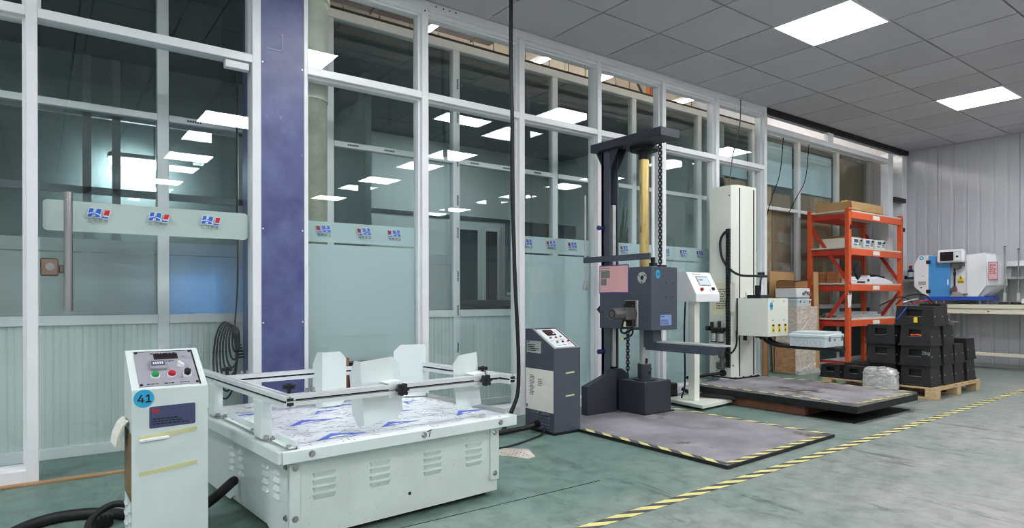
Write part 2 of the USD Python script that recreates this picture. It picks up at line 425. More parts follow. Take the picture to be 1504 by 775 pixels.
# ---------------------------------------------------------------- glazed partition in front
wf = struct('wall_front', 'white-framed glazed partition across the workshop')
POSTS = [(-2.12, -2.07), (-1.10, -1.05), (-.053, -.006), (.987, 1.036), (1.286, 1.308), (2.091, 2.141), (2.924, 2.974), (3.743, 3.79), (4.56, 4.61), (5.362, 5.412), (6.196, 6.249)]
for a, b in POSTS:
    pr = Polygon([(a, D), (b, D), (b, D+.11), (a, D+.11)])
    obj('post', [bx(a, b, D, D+.115, 0, 2.862, .003)], 'frame_white', wf)
obj('top_beam', [bx(XL, 6.249, D+.002, D+.115, 2.862, 2.925, .003), bx(XL, 6.196, D+.016, D+.1, 2.834, 2.862, .002)], 'frame_white', wf)
screwm = [cyl((x, D+.003, z), (x, D-.001, z), .005, 8) for x in (2.20, 2.26, 2.31, 2.36, 2.112, 2.115) for z in ((2.90,) if x > 2.15 else (2.85,))]
obj('screw', screwm, 'ink', wf)
ZT0, ZT1, YG = 2.253, 2.298, D+.07
bays = [(POSTS[k][1], POSTS[k+1][0]) for k in range(len(POSTS)-1)]
def bead(x0, x1, z0, z1, w=.016, y0=None, y1=None):
    y0 = D+.035 if y0 is None else y0; y1 = D+.1 if y1 is None else y1
    return prism(sbox(x0, z0, x1, z1).difference(sbox(x0+w, z0+w, x1-w, z1-w)), 'y', y0, y1)
LOGO_H = Polygon([(205, 150), (272, 150), (258, 212), (302, 212), (315, 155), (390, 158), (360, 305), (288, 305), (296, 262), (248, 262), (238, 305), (170, 305)]).difference(LineString([(150, 262), (190, 243), (230, 232), (275, 231), (330, 246), (400, 286)]).buffer(8))
LOGO_FOOT = Polygon([(400, 280), (432, 288), (498, 291), (490, 320), (392, 320)])
LOGO_ONE = Polygon([(420, 174), (522, 166), (502, 270), (422, 268), (438, 190)])
CJK = [[[[(26,50),(64,50),(64,45),(31,45),(31,3),(65,2),(65,-3),(26,-3)]],[[(10,49),(14,52),(24,44),(20,41)]],[[(8,-2),(18,17),(22,17),(23,14),(13,-4)]],[[(7,31),(11,34),(21,27),(17,24)]]],[[[(28,1),(45,2),(45,21),(32,22),(32,26),(45,26),(45,45),(32,45),(32,49),(64,49),(64,45),(49,45),(49,26),(63,26),(63,22),(49,21),(49,2),(65,1),(65,-3),(28,-3)]],[[(53,16),(55,18),(58,17),(63,8),(62,6),(59,5)]],[[(7,4),(17,8),(17,23),(8,24),(8,28),(17,28),(17,44),(16,45),(7,45),(7,49),(30,49),(30,45),(22,45),(21,44),(21,28),(29,28),(29,24),(21,23),(21,9),(30,10),(31,5),(12,0),(7,0)]]],[[[(10,50),(63,50),(62,-4),(57,-6),(48,-6),(47,-3),(47,-1),(56,-1),(58,0),(58,45),(15,45),(14,-6),(10,-6)]],[[(33,5),(37,8),(43,20),(43,24),(35,35),(39,36),(46,28),(48,41),(51,41),(52,36),(49,22),(55,10),(51,8),(46,16),(37,2)]],[[(16,7),(20,10),(25,21),(17,35),(20,37),(27,29),(30,41),(34,41),(30,23),(36,12),(33,10),(28,16),(19,2),(16,4)]]],[[[(6,30),(11,36),(18,53),(23,52),(23,49),(14,35),(14,32),(21,33),(24,39),(30,37),(37,46),(40,54),(45,53),(43,47),(62,47),(63,45),(60,39),(52,30),(65,23),(64,18),(61,18),(61,-5),(56,-5),(55,-2),(39,-2),(38,-5),(34,-5),(34,19),(30,18),(28,22),(43,29),(38,37),(35,37),(32,32),(27,34),(18,22),(18,19),(27,20),(27,16),(9,11),(7,16),(15,23),(17,28),(8,27)],[(48,26),(35,18),(60,19)],[(38,3),(56,2),(56,14),(38,14)],[(40,41),(48,33),(56,42),(41,43)]],[[(7,3),(25,8),(29,7),(29,4),(10,-2),(7,-1)]]]]
def caption_poly():
    out = []
    for k, ch in enumerate(CJK):
        for rings in ch:
            g = Polygon(rings[0], rings[1:]).buffer(0)
            out.append(affinity.affine_transform(g, [1.0, 0, 0, -.84, 168+k*84, 385]))
    return union_all(out)
CAP = caption_poly()
SUB = union_all([sbox(160+k*17, 396, 160+k*17+11, 402) for k in range(19) if k % 7 != 6])
def logo(cx, cz, width, y, parent, mirror=False, back=False):
    def place(g, dy=0):
        k = width/350.0; sx = -k if mirror else k
        g = affinity.affine_transform(g, [sx, 0, 0, -k, cx-sx*345, cz+k*275])
        return prism(g, 'y', y+dy, y+dy-.0008)
    sfx = '_back' if back else ''
    obj('logo_halo', place(unary([LOGO_H.buffer(12), LOGO_FOOT.buffer(10), LOGO_ONE.buffer(10)]), .0009), 'halo_back' if back else 'white_gloss', parent)
    obj('logo', place(unary([LOGO_H, LOGO_FOOT])), 'logo_blue'+sfx, parent)
    obj('logo_accent', place(LOGO_ONE), 'logo_red'+sfx, parent)
    obj('caption', place(unary([CAP, SUB])), 'ink' if back else 'ink_grey', parent)
def unary(l): return union_all(l)
ZB0, ZB1 = 1.25, 1.374
film_logos = {4: (1.43, 1.70, 1.915), 6: (3.05, 3.29, 3.52), 7: (3.86, 4.13, 4.40), 8: (4.69, 4.94, 5.19), 9: (5.49, 5.77, 6.05)}
nwin = 0
for k, (a, b) in enumerate(bays):
    if b-a < .3: continue
    if abs(a-1.036) < .01: continue                                   # the blue column stands in this bay
    door = abs(a+.006) < .01
    # transom and upper light
    obj('transom', bx(a, b, D, D+.1, ZT0, ZT1, .002), 'frame_white', wf)
    nwin += 1
    wn = struct(f'window_{nwin}', 'upper light of the glazed partition')
    obj('glazing_bead', bead(a, b, ZT1, 2.834, .014), 'frame_white', wn)
    obj('pane', bx(a+.012, b-.012, YG, YG+.006, ZT1+.012, 2.825), 'glass_front', wn)
    if door: continue
    obj('bottom_rail', bx(a, b, D, D+.1, 0, .07, .003), 'frame_white', wf)
    nwin += 1
    wn = struct(f'window_{nwin}', 'tall pane of the glazed partition')
    obj('glazing_bead', bead(a, b, .07, ZT0, .014), 'frame_white', wn)
    obj('pane', bx(a+.012, b-.012, YG, YG+.006, .08, ZT0-.012), 'glass_front', wn)
    if k in film_logos:
        g = union_all([sbox(a+.02, ZB0-.005, b-.02, ZB1), sbox(a+.02, .09, b-.02, ZB0-.018)])
        fl_ = obj('frosted_film', prism(g, 'y', YG+.0065, YG+.0085), 'film_frost', wn)
        for lx in film_logos[k]: logo(lx, 1.315, .095, YG-.001, fl_, True, True)
# outside the frame on the left: nothing more is seen of the partition
obj('blind_panel', bx(XL, -2.12, D+.02, D+.08, 0, 2.834), 'frame_grey', wf)
trim = struct('trim_1', 'bare timber strip along the foot of the glazed partition')
obj('strip', bx(-2.1, .99, D-.035, D-.001, 0, .012, .002), 'wood_edge', trim)
obj('strip', bx(.36, .98, D-.004, D+.03, .012, .03, .002), 'wood_red', trim)

# glass door
dr = struct('door_1', 'frameless glass door with steel pull and lock')
obj('pane', bx(.002, .975, YG-.03, YG-.02, .025, 2.243), 'glass_front', dr)
gb = union_all([affinity.translate(sbox(.012, 1.232, .972, 1.385).buffer(-.02).buffer(.02), 0, 0)])
band = obj('frosted_band', prism(gb, 'y', YG-.019, YG-.0175), 'film_door', dr)
for lx in (.243, .515, .772): logo(lx, 1.318, .098, YG-.032, band)
obj('pull_handle', [cyl((.112, D-.06, .833), (.112, D-.06, 1.413), .0185, 20)], 'steel', dr, smooth=40)
obj('standoff', [cyl((.112, D-.05, z), (.112, YG-.03, z), .009, 10) for z in (.92, 1.33)], 'steel', dr)
lk = obj('lock', [bx(.001, .075, D+.005, YG-.015, 1.005, 1.092, .006), bx(.076, .098, D+.015, D+.045, 1.02, 1.06, .004)], 'bronze', dr)
obj('keyhole', [cyl((.04, D+.005, 1.05), (.04, D-.002, 1.05), .019, 18), bx(.034, .046, D-.006, D-.002, 1.045, 1.055)], 'steel', lk)
obj('clamp', bx(.845, .972, D+.012, YG-.01, 2.205, 2.246, .003), 'frame_white', dr)
obj('floor_pivot', bx(.84, .97, D+.02, D+.09, .003, .05, .003), 'steel', dr)

# blue column and the round concrete one in the gap behind
c = struct('column', 'blue painted square steel column between door and glazing')
obj('shaft', bx(1.0365, 1.2855, D+.003, 4.27, 0, 4.6), 'blue_paint', c)
obj('scrape', [bx(1.155, 1.163, D+.0015, D+.004, 2.36, 2.46), bx(1.065, 1.155, D+.0015, D+.004, 2.352, 2.36)], 'film_blue_grey', c)
obj('rivet', [cyl((x, D+.004, z), (x, D-.002, z), .005, 8) for x in (1.045, 1.275) for z in (2.27, 1.3, .75)], 'alu', c)
c = struct('column', 'round concrete downpipe column in the gap behind the glass')
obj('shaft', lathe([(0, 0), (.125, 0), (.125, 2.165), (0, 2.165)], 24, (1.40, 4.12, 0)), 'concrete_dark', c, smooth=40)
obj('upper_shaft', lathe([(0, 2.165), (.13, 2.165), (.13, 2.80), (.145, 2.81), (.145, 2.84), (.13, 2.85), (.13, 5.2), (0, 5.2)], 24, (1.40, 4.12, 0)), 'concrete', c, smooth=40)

# alcove: deep header, hanger posts, dark edge of the ceiling
al = struct('wall_front', 'open white frame in front of the storage alcove')
obj('header', bx(6.249, 9.145, D+.004, D+.09, 2.687, 2.745, .002), 'frame_white', al)
obj('ceiling_edge', bx(6.249, XR, D+.002, D+.05, 2.872, 2.925), 'gap_dark', al)
obj('curtain_track', [bx(6.249, XR, D+.05, D+.075, 2.855, 2.872)], 'frame_grey', al)
obj('post', bx(9.145, 9.29, D+.01, D+.11, 0, 2.82, .003), 'frame_white', al)
obj('post', bx(9.60, 9.75, D+.02, D+.14, 0, 2.86, .003), 'frame_white', al)
obj('hanger', bx(7.55, 7.68, D+.01, D+.06, 2.745, 2.86, .002), 'frame_white', al)
obj('bracket', bx(9.292, 9.62, D-.02, D+.06, 2.19, 2.25, .004), 'black', al)

# ---------------------------------------------------------------- second partition, half a metre behind
wi = struct('wall_inner', 'second glazed partition behind the corridor gap')
IPOST = [-2.5, -1.47, -.44, .603, 1.64, 2.684, 3.721, 4.752, 5.79, 6.812, 7.821, 8.826, 9.80]
for x in IPOST: obj('post', bx(x-.031, x+.031, YI, YI+.06, 0, 2.93, .003), 'frame_white', wi)
obj('top_rail', bx(XL, 9.83, YI-.004, YI+.064, 2.872, 2.935, .003), 'frame_white', wi)
def film_print(x0, x1, z, vertical=False, seed=0):
    q = random.Random(seed); out = []
    t = x0
    while t < x1-.12:
        for k in range(6):
            a = t+k*.014
            if vertical: out.append(bx(z-.006, z+.006, YI-.0058, YI-.004, a, a+.010))
            else: out.append(bx(a, a+.010, YI-.0058, YI-.004, z-.006, z+.006))
        t += .26+.1*q.random()
    return out
for k in range(len(IPOST)-1):
    a, b = IPOST[k]+.031, IPOST[k+1]-.031
    rail = obj('mid_rail', bx(a, b, YI-.004, YI+.05, 1.968, 2.008, .002), 'frame_white', wi)
    if k in (3, 4, 5): obj('printed_film', film_print(a+.1, b, 1.988, seed=k), 'ink_green', rail)
    obj('sill_rail', bx(a, b, YI-.006, YI+.06, .742, .797, .002), 'frame_white', wi)
    trk = obj('bottom_track', bx(a, b, YI-.006, YI+.05, 0, .06, .002), 'frame_white', wi)
    if k in (3, 5): obj('printed_film', film_print(a+.05, b, .034, seed=20+k), 'ink_green', trk)
    if a < 7: 
        nr = int(round((b-a)/.034)); p = (b-a)/nr; pts = []
        for j in range(nr):
            x = a+j*p; dd = .004 if j % 2 else .002
            pts += [(x, YI+.012), (x+p*.72, YI+.012), (x+p*.80, YI+.012+dd), (x+p*.92, YI+.012+dd)]
        pts += [(b, YI+.012), (b, YI+.05), (a, YI+.05)]
        obj('corrugated_panel', prism(Polygon(pts), 'z', .06, .742), 'corrugated', wi)
    else: obj('lower_panel', bx(a, b, YI+.01, YI+.05, .06, .742), 'teal_dark', wi)
    obj('pane', bx(a, b, YI+.025, YI+.031, .797, 1.968), 'glass_inner', wi)
    if k in (1, 2, 3, 4): obj('frosted_film', bx(a+.004, b-.004, YI+.0315, YI+.033, .80, 1.155), 'film_inner', wi); obj('frosted_film', bx(a+.004, b-.004, YI+.0315, YI+.033, 1.162, 1.235), 'film_inner', wi)
    obj('pane', bx(a, b, YI+.025, YI+.031, 2.008, 2.872), 'glass_inner', wi)
for k, x in ((5, 2.684), ): 
    obj('printed_film', film_print(.15, 2.85, x+.008, True, 9), 'ink_green', wi)
# blinds and brown boards behind the alcove's panes
for x0, x1, z0, z1 in ((6.30, 6.79, 2.30, 2.60), (6.87, 7.78, 2.29, 2.82), (7.88, 8.78, 2.26, 2.80)):
    obj('blind', bx(x0, x1, YI+.075, YI+.085, z0, z1), 'blind', wi)
for x0, x1, z0, z1, mt in ((6.3, 6.8, .8, 2.28, 'board_brown'), (6.87, 7.35, .8, 2.27, 'board_brown'), (7.37, 7.79, .8, 2.2, 'curtain'), (7.88, 8.35, .8, 2.24, 'curtain'), (8.37, 8.8, .8, 2.24, 'board_brown'), (8.87, 9.78, .8, 2.85, 'curtain')):
    obj('board', bx(x0, x1, YI+.10, YI+.125, z0, z1), mt, wi)

# ---------------------------------------------------------------- offices behind, and the hall over them
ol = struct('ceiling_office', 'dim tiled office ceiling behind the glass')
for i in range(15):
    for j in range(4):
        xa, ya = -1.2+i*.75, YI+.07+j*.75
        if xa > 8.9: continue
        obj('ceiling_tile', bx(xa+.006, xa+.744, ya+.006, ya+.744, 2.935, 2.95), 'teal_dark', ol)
obj('void', bx(XL, XR, YI+.065, YH-.02, 2.955, 2.985), 'gap_dark', ol)
ow = struct('wall_office', 'glazed office partition deeper in the building')
YO = 6.4
for x in (-.5, .32, .53, .86, 1.55, 2.3): obj('post', bx(x-.03, x+.03, YO, YO+.05, 0, 2.93), 'frame_white', ow)
for z in (.85, 1.80, 2.45): obj('rail', bx(-2.5, 2.3, YO, YO+.045, z-.03, z+.03), 'frame_white', ow)
obj('lower_panel', bx(-2.5, 2.3, YO+.02, YO+.045, 0, .82), 'corrugated', ow)
obj('pane', bx(-2.5, 2.3, YO+.02, YO+.026, .88, 2.42), 'glass_clear', ow)
obj('upper_panel', bx(-2.5, 2.3, YO+.02, YO+.04, 2.48, 2.93), 'teal_wall', ow)
od = struct('wall_office', 'white office cross wall with two dark glazed doors')
obj('surface', bx(2.6, 9.7, YH-.22, YH-.12, 0, 2.935), 'office_white', od)
for x0, x1 in ((4.47, 4.84), (4.90, 5.17)):
    obj('door_frame', prism(sbox(x0, 0, x1, 1.86).difference(sbox(x0+.035, .02, x1-.035, 1.81)), 'y', YH-.25, YH-.22), 'frame_white', od)
    obj('door_glass', bx(x0+.035, x1-.035, YH-.235, YH-.222, .05, 1.81), 'dark_glass', od)
obj('picture_rail', bx(2.7, 5.6, YH-.245, YH-.22, 1.95, 1.99), 'teal_dark', od)
sd = struct('wall_office', 'dividing wall between two offices'); obj('surface', bx(6.30, 6.37, YI+.1, YH-.22, 0, 2.93), 'teal_wall', sd)
sd = struct('wall_office', 'dividing wall behind the second glazed bay'); obj('surface', bx(2.36, 2.42, 5.4, YH-.22, 0, 2.93), 'teal_wall', sd)
hw = struct('wall_hall', 'beige sheet wall of the high hall above the offices')
for k in range(18):
    x = XL+k*.9
    obj('wall_panel', bx(x+.006, x+.894, YH+.01, YH+.06, 2.6, 6.1), 'beige', hw)
obj('backing', bx(XL, XR+.1, YH+.06, YH+.12, 0, 6.2), 'beige_seam', hw)
hc = struct('ceiling_hall', 'brown hall roof with purlins and hanger rods')
obj('deck', bx(XL, XR+.1, D-.1, YH+.1, 6.1, 6.2), 'roof_brown', hc)
obj('upstand', bx(XL, XR+.1, D-.05, D+.06, 2.93, 6.1), 'beige', hc)
low = [bx(XL, 5.0, 5.95, YH, 4.65, 4.69)]
obj('lining', low, 'roof_brown', hc)
for k in range(13): obj('purlin', bx(-1+.45*k-.02, -1+.45*k+.02, 5.0, YH, 4.58, 4.65), 'purlin', hc)
for k in range(4): obj('purlin', bx(-1.5, 5.0, 6.15+.35*k, 6.18+.35*k, 4.55, 4.60), 'purlin', hc)
hr = []
for k in range(22):
    x = .6+.42*k; hr.append(cyl((x, 6.5+.5*rnd.random(), 2.95), (x, 6.5+.5*rnd.random(), 4.9), .006, 5))
obj('hanger_rod', hr, 'purlin', hc)
dt = thing('duct', 'dark square duct end hanging under the hall roof, seen above the glass', 'duct')
obj('casing', bx(-2, 4.80, 6.75, 6.97, 4.22, 4.44, .02), 'duct_dark', dt)
obj('strap', [bx(x, x+.02, 6.74, 6.98, 4.21, 4.545) for x in (.5, 1.9, 3.1, 4.5)], 'purlin', dt)
tl = ['third gap from the blue column', 'gap left of the drop tester', 'gap above the drop tester arm', 'gap above the ivory tower']
for k, x in enumerate((3.52, 5.13, 6.23, 7.95)):
    t = thing('tube_light', f'white hall fluorescent fitting seen over the glass, in the {tl[k]}', 'tube light', (x, 6.15, 3.88))
    obj('housing', bx(-.05, .05, -.62, .62, .03, .08, .01), 'frame_white', t)
    obj('tube', cyl((0, -.6, .012), (0, .6, .012), .018, 12), 'tube_glow', t)
    obj('end_cap', [bx(-.03, .03, y-.02, y+.02, -.01, .03, .004) for y in (-.61, .61)], 'frame_white', t)
    obj('suspension', [cyl((0, y, .08), (0, y, .66 if x < 5 else 2.22), .005, 5) for y in (-.5, .5)], 'purlin', t)
t = thing('tube_light', 'long bright office light glowing behind the door glass', 'tube light', (.76, 7.15, 2.21))
obj('housing', bx(-.24, .24, -.08, .08, .02, .07, .01), 'frame_white', t)
obj('diffuser', bx(-.22, .22, -.07, .07, -.03, .02, .01), 'office_glow', t); obj('suspension', [cyl((x, 0, .07), (x, 0, .725), .005, 5) for x in (-.15, .15)], 'purlin', t)
odl = struct('wall_office', 'pale office wall behind the door glass'); obj('surface', bx(XL, 2.36, 7.36, 7.42, 0, 2.93), 'teal_wall', odl)
t = thing('pipe', 'orange conduit pipes in the hall above the alcove', 'pipe')
obj('conduit', [cyl((8.2, 7.2, 3.2), (8.2, 7.2, 5.4), .05, 10), cyl((8.35, 7.2, 3.2), (8.35, 7.2, 5.4), .05, 10)], 'conduit_orange', t)
obj('conduit', tube([(7.5, 7.0, 4.6), (7.9, 6.9, 3.9), (8.3, 6.9, 3.75), (8.8, 6.9, 4.1)], .018), 'ink', t)

# ================================================================== MACHINES
def louvre(w, h, d=.008):
    """a pressed ventilation louvre in the xy plane, opening towards -y"""
    v = np.array([(-w/2, -h/2, 0), (w/2, -h/2, 0), (w/2-h*.35, h/2, 0), (-w/2+h*.35, h/2, 0), (-w/2+h*.2, -h/2, d), (w/2-h*.2, -h/2, d)])
    f = np.array([(0, 1, 5), (0, 5, 4), (4, 5, 2), (4, 2, 3), (1, 2, 5), (0, 4, 3), (0, 3, 2), (0, 2, 1)])
    return trimesh.Trimesh(v, f, process=False)
def bolt(p, n, r=.011, h=.008):
    p, n = np.asarray(p, float), np.asarray(n, float)
    return [cyl(p, p+n*.002, r*1.5, 14), cyl(p+n*.002, p+n*h, r, 6)]
def star_knob(p, n, r=.022, h=.022, stem=.03):
    p, n = np.asarray(p, float), np.asarray(n, float); n = n/np.linalg.norm(n)
    g = union_all([Point(0, 0).buffer(r*.72)]+[Point(r*.8*math.cos(t), r*.8*math.sin(t)).buffer(r*.3, 6) for t in np.arange(6)*math.pi/3]).buffer(.002).buffer(-.002).simplify(.0005)
    ex = np.cross(n, (0, .3, 1)); ex /= np.linalg.norm(ex); ey = np.cross(n, ex)
    return cat([frame_mesh(prism(g, 'z', 0, h), p+n*stem, ex, ey, n), cyl(p, p+n*(stem+h+.004), r*.34, 10)])
def push_button(o, ex, ey, n, r=.012, h=.014):
    return (frame_mesh(cyl((0, 0, 0), (0, 0, h*.55), r*1.2, 18), o, ex, ey, n), frame_mesh(lathe([(0, h*.5), (r, h*.5), (r, h*.9), (r*.8, h*1.15), (0, h*1.2)], 18), o, ex, ey, n))

# ---------------------------------------------------------------- control cabinet 41
def cabinet_body(w, d, z0, zs, zt, ys):
    return prism(Polygon([(0, z0), (d, z0), (d, zt), (ys, zt), (0, zs)]), 'x', 0, w)
cb = thing('control_cabinet', 'white control cabinet with sloping button panel and blue round 41 sticker', 'control cabinet', (.249, 2.50, 0))
W, DD, ZS, ZTp, YS = .237, .232, .582, .702, .205
obj('body', cabinet_body(W, DD, .015, ZS, ZTp, YS), 'mint', cb)
obj('foot', [cyl((x, y, 0), (x, y, .016), .014, 10) for x in (.03, W-.03) for y in (.03, DD-.03)], 'rubber', cb)
sl = np.array([0, YS, ZTp-ZS]); L = np.linalg.norm(sl); ey = sl/L; ex = np.array([1., 0, 0]); nn = np.cross(ex, ey)
def on(u, v, h=0): return np.array([0, 0, ZS])+ex*u*W+ey*v*L+nn*h
def slab(u0, u1, v0, v1, h0, h1, b=0): return frame_mesh(bx(u0*W, u1*W, v0*L, v1*L, h0, h1, b), np.array([0, 0, ZS]), ex, ey, nn)
pan = obj('panel', [slab(.10, .90, .06, .93, 0, .003)], 'panel_silver', cb)
obj('bezel', [slab(.895, .915, .05, .94, 0, .004), slab(.10, .90, .93, .94, 0, .004)], 'ink', pan)
obj('screw', [frame_mesh(cyl((0, 0, 0), (0, 0, .003), .005, 8), on(u, v, .003), ex, ey, nn) for u in (.13, .87) for v in (.09, .9)], 'ink', pan)
obj('print', [onface(dashes(.09, .012, 1, 3), on(.32, .90, .0032), ex, ey), onface(dashes(.05, .008, 1, 4), on(.45, .68, .0032), ex, ey)]+[onface(dashes(.036, .008, 1, 5+k), on(u, .12, .0032), ex, ey) for k, u in enumerate((.2, .43, .64))], 'ink', pan)
obj('lcd_screen', slab(.36, .69, .72, .85, .003, .007, .001), 'screen_dark', cb)
ct = obj('counter', slab(.28, .5, .44, .64, .003, .016, .002), 'alu_dull', cb)
obj('counter_window', [slab(.30, .48, .49, .6, .0162, .0175)], 'label_blue', ct); obj('digits', [slab(.32+.03*k, .34+.03*k, .515, .575, .0175, .018) for k in range(5)], 'frame_white', ct)
for u, c_ in ((.325, 'btn_green'), (.545, 'btn_red')):
    a, b = push_button(on(u, .27, .003), ex, ey, nn, .0125, .017)
    bt = obj('push_button', a, 'frame_white', cb, 'green push button' if 'green' in c_ else 'red push button', smooth=40); obj('cap', b, c_, bt, smooth=40)
a, b = push_button(on(.755, .27, .003), ex, ey, nn, .0125, .017)
bt = obj('dial', a, 'frame_white', cb, 'black speed dial', smooth=40); obj('cap', frame_mesh(prism(union_all([Point(0, 0).buffer(.011), sbox(-.004, -.013, .004, .013)]), 'z', .009, .024), on(.755, .27, .003), ex, ey, nn), 'black', bt)
sw = obj('switch', frame_mesh(cyl((0, 0, 0), (0, 0, .006), .013, 18), on(.70, .53, .003), ex, ey, nn), 'alu', cb, smooth=40)
obj('lever', R(frame_mesh(bx(-.004, .004, -.014, .014, .006, .015, .002), on(.70, .53, .003), ex, ey, nn), 30, nn, on(.70, .53)), 'frame_white', sw)
st = obj('number_sticker', onface(plate2(Point(0, 0).buffer(.031, 24)), (.036, -.0005, .552), (1, 0, 0), (0, 0, 1)), 'sticker_cyan', cb, 'round blue sticker reading 41')
obj('number', onface(meshkit.text_mesh('41', .026, .0008, True), (.014, -.0022, .539), (1, 0, 0), (0, 0, 1)), 'ink', st)
lb = obj('label_plate', onface(plate2(sbox(0, 0, .144, .074).buffer(-.006).buffer(.006), .0012), (.052, -.0003, .447), (1, 0, .02), (0, 0, 1)), 'label_blue', cb, 'slate blue maker plate')
obj('print', [onface(dashes(.12, .026, 3, 8), (.062, -.0018, .483), (1, 0, 0), (0, 0, 1))], 'ink', lb)
obj('print', [onface(bx(0, .026, 0, .012, 0, .0008), (.058, -.0018, .500), (1, 0, 0), (0, 0, 1))], 'btn_red', lb)
obj('tape', [onface(plate2(sbox(0, 0, .18, .014)), (.022, -.0003, .408), (1, 0, .09), (0, 0, 1))], 'yellow_tape', cb)
obj('tape', [onface(plate2(sbox(0, 0, .18, .013)), (.022, -.0003, .287), (1, 0, .1), (0, 0, 1))], 'yellow_tape', cb)
obj('card_slot', R(bx(.022, .112, -.010, 0, .403, .413, .002), 3, (0, -1, 0), (.022, 0, .4)), 'frame_white', cb)
obj('rust_cover', bx(-.003, 0, .02, .20, .20, .43), 'rust', cb)
obj('louvre', [onface(louvre(.05, .02), (-.0003, y, z), (0, -1, 0), (0, 0, 1)) for y in (.06, .16) for z in (.03, .065, .10, .135, .17)], 'mint', cb)
fan = [R(bx(-.055, -.004, .05+.012*k, .052+.012*k, .385-.004*k, .47-.006*k), -18+12*k, (1, 0, 0), (0, .1, .44)) for k in range(5)]
pb = thing('paper_booklet', 'curled paper booklet hanging on the side of the white control cabinet', 'papers', (.249, 2.50, 0))
def sheet(curl, y):
    p = [(-.008, .47), (-.022-.006*curl, .455), (-.036-.008*curl, .42), (-.040-.012*curl, .385)]
    g = LineString(p).buffer(.0011, cap_style=2); return prism(g, 'y', y-.06, y+.06)
for k in range(5): obj('page', R(sheet(k*.5-1.6, .12), k*2-5, (0, 0, 1), (0, .12, 0)), 'paper_cream' if k % 2 else 'paper', pb)

# ---------------------------------------------------------------- transport vibration table
vt = thing('vibration_table', 'pale green transport vibration table with rail frame and scuffed film top', 'vibration table', (.662, 2.24, 0), 4.0)
TW, TD = 1.083, 1.12
bt_ = obj('base', [bx(.06, TW-.075, .05, TD-.05, .025, .318)], 'mint_dirty', vt)
obj('plinth', bx(.09, TW-.11, .09, TD-.09, 0, .03), 'black_matte', vt)
obj('side_panel', prism(Polygon([(.06, .315), (TD-.06, .315), (TD-.06, .02), (.72, .02), (.66, .05), (.30, .05), (.24, .02), (.06, .02)]), 'x', .052, .06), 'mint', vt)
for x0, x1 in ((.052, .092), (TW-.118, TW-.068)):
    pp = obj('corner_strip', bx(x0, x1, .042, .05, .075 if x0 > .5 else .02, .318, .002), 'mint_dirty', vt)
    for z in (.105, .288): obj('bolt', cat(bolt(((x0+x1)/2, .042, z), (0, -1, 0), .008)), 'steel', pp)
obj('bolt', cat([m_ for y in (.075, ) for z in (.105, .288) for m_ in bolt((.052, y, z), (-1, 0, 0), .008)]), 'steel', vt)
for u in (.185, .415, .66, .875):
    for z in (.168, .195, .222, .249): obj('louvre', onface(louvre(.092, .02, .010), (u, .0498, z-.002), (-1, 0, 0), (0, 0, -1)), 'mint_dirty', vt)
for v in (.16, .28, .56, .68):
    for z in (.165, .195, .225, .255): obj('louvre', onface(louvre(.06, .016), (.0515, v, z), (0, -1, 0), (0, 0, 1)), 'mint', vt)
obj('drain_hole', cyl((.55, .055, .10), (.55, .0485, .10), .007, 12), 'ink', vt)
obj('tabletop', [bx(.012, TW-.012, .012, TD-.012, .318, .352)], 'mint', vt)
skirt = obj('front_skirt', bx(.012, TW, -.004, .012, .317, .362, .003), 'mint_light', vt)
for u in (.115, .585, .985): obj('bolt', cat(bolt((u, -.004, .341), (0, -1, 0), .0085)), 'steel', skirt)
obj('mark', [onface(bx(0, .022, 0, .004, 0, .0008), (.60, -.0045, .350), (1, 0, .3), (0, 0, 1)), onface(bx(0, .004, -.022, 0, 0, .0008), (.612, -.0045, .352), (1, 0, 0), (.25, 0, 1))], 'ink', skirt)
obj('side_skirt', [bx(-.004, .012, .004, TD, .317, .362, .003)], 'mint', vt)
obj('side_skirt', [bx(TW-.012, TW+.004, .004, TD, .317, .362, .003)], 'mint', vt)
obj('back_skirt', [bx(.012, TW-.012, TD-.012, TD, .317, .362, .003)], 'mint', vt)
cover = obj('top_sheet', [bx(.075, TW-.015, .012, TD-.015, .352, .3655, .003)], 'film_top', vt, 'scuffed white film on the table top')
obj('angle_strip', [bx(.066, .071, .03, .21, .362, .388, .001), bx(.045, .069, .03, .21, .362, .366)], 'mint_light', vt)
obj('angle_strip', [bx(.066, .071, .40, .80, .362, .388, .001), bx(.045, .069, .40, .80, .362, .366)], 'mint_light', vt)
obj('angle_strip', [bx(TW-.03, TW-.026, .05, .95, .362, .385, .001)], 'galv', vt)
obj('bolt', cat([m_ for v in (.045, .2, .42, .78) for m_ in bolt((.05, v, .362), (0, 0, 1), .009, .012)]), 'steel', vt)
def tri_print(u, v, s, a):
    g = Polygon([(-1.25, 0), (0, .95), (.35, .62), (1.35, 0)]).difference(Polygon([(-.55, .10), (-.3, .32), (.15, .36), (.5, .12)]).buffer(.05))
    g = affinity.translate(affinity.rotate(affinity.scale(g, s, s, origin=(0, 0)), a, origin=(0, 0)), u, v)
    return prism(g, 'z', .3655, .3661)
for u, v, s, a in ((.27, .085, .085, 6), (.56, .15, .075, 8), (.30, .42, .09, 10), (.13, .75, .07, 30), (.95, .17, .08, 14), (.72, .40, .05, 0), (.45, .62, .06, 20), (.60, .72, .06, 5), (.9, .6, .05, 40)):
    obj('triangle_print', tri_print(u, v, s, a), 'film_blue', cover)
obj('scratches', [T(R(bx(-L_, L_, -.0012, .0012, .3655, .36585), rnd.uniform(0, 180)), rnd.uniform(.1, TW-.06), rnd.uniform(.03, TD-.1)) for L_ in [rnd.uniform(.004, .028) for _ in range(420)]], 'ink_grey', cover, kind='stuff')
ZR0, ZR1 = .508, .548
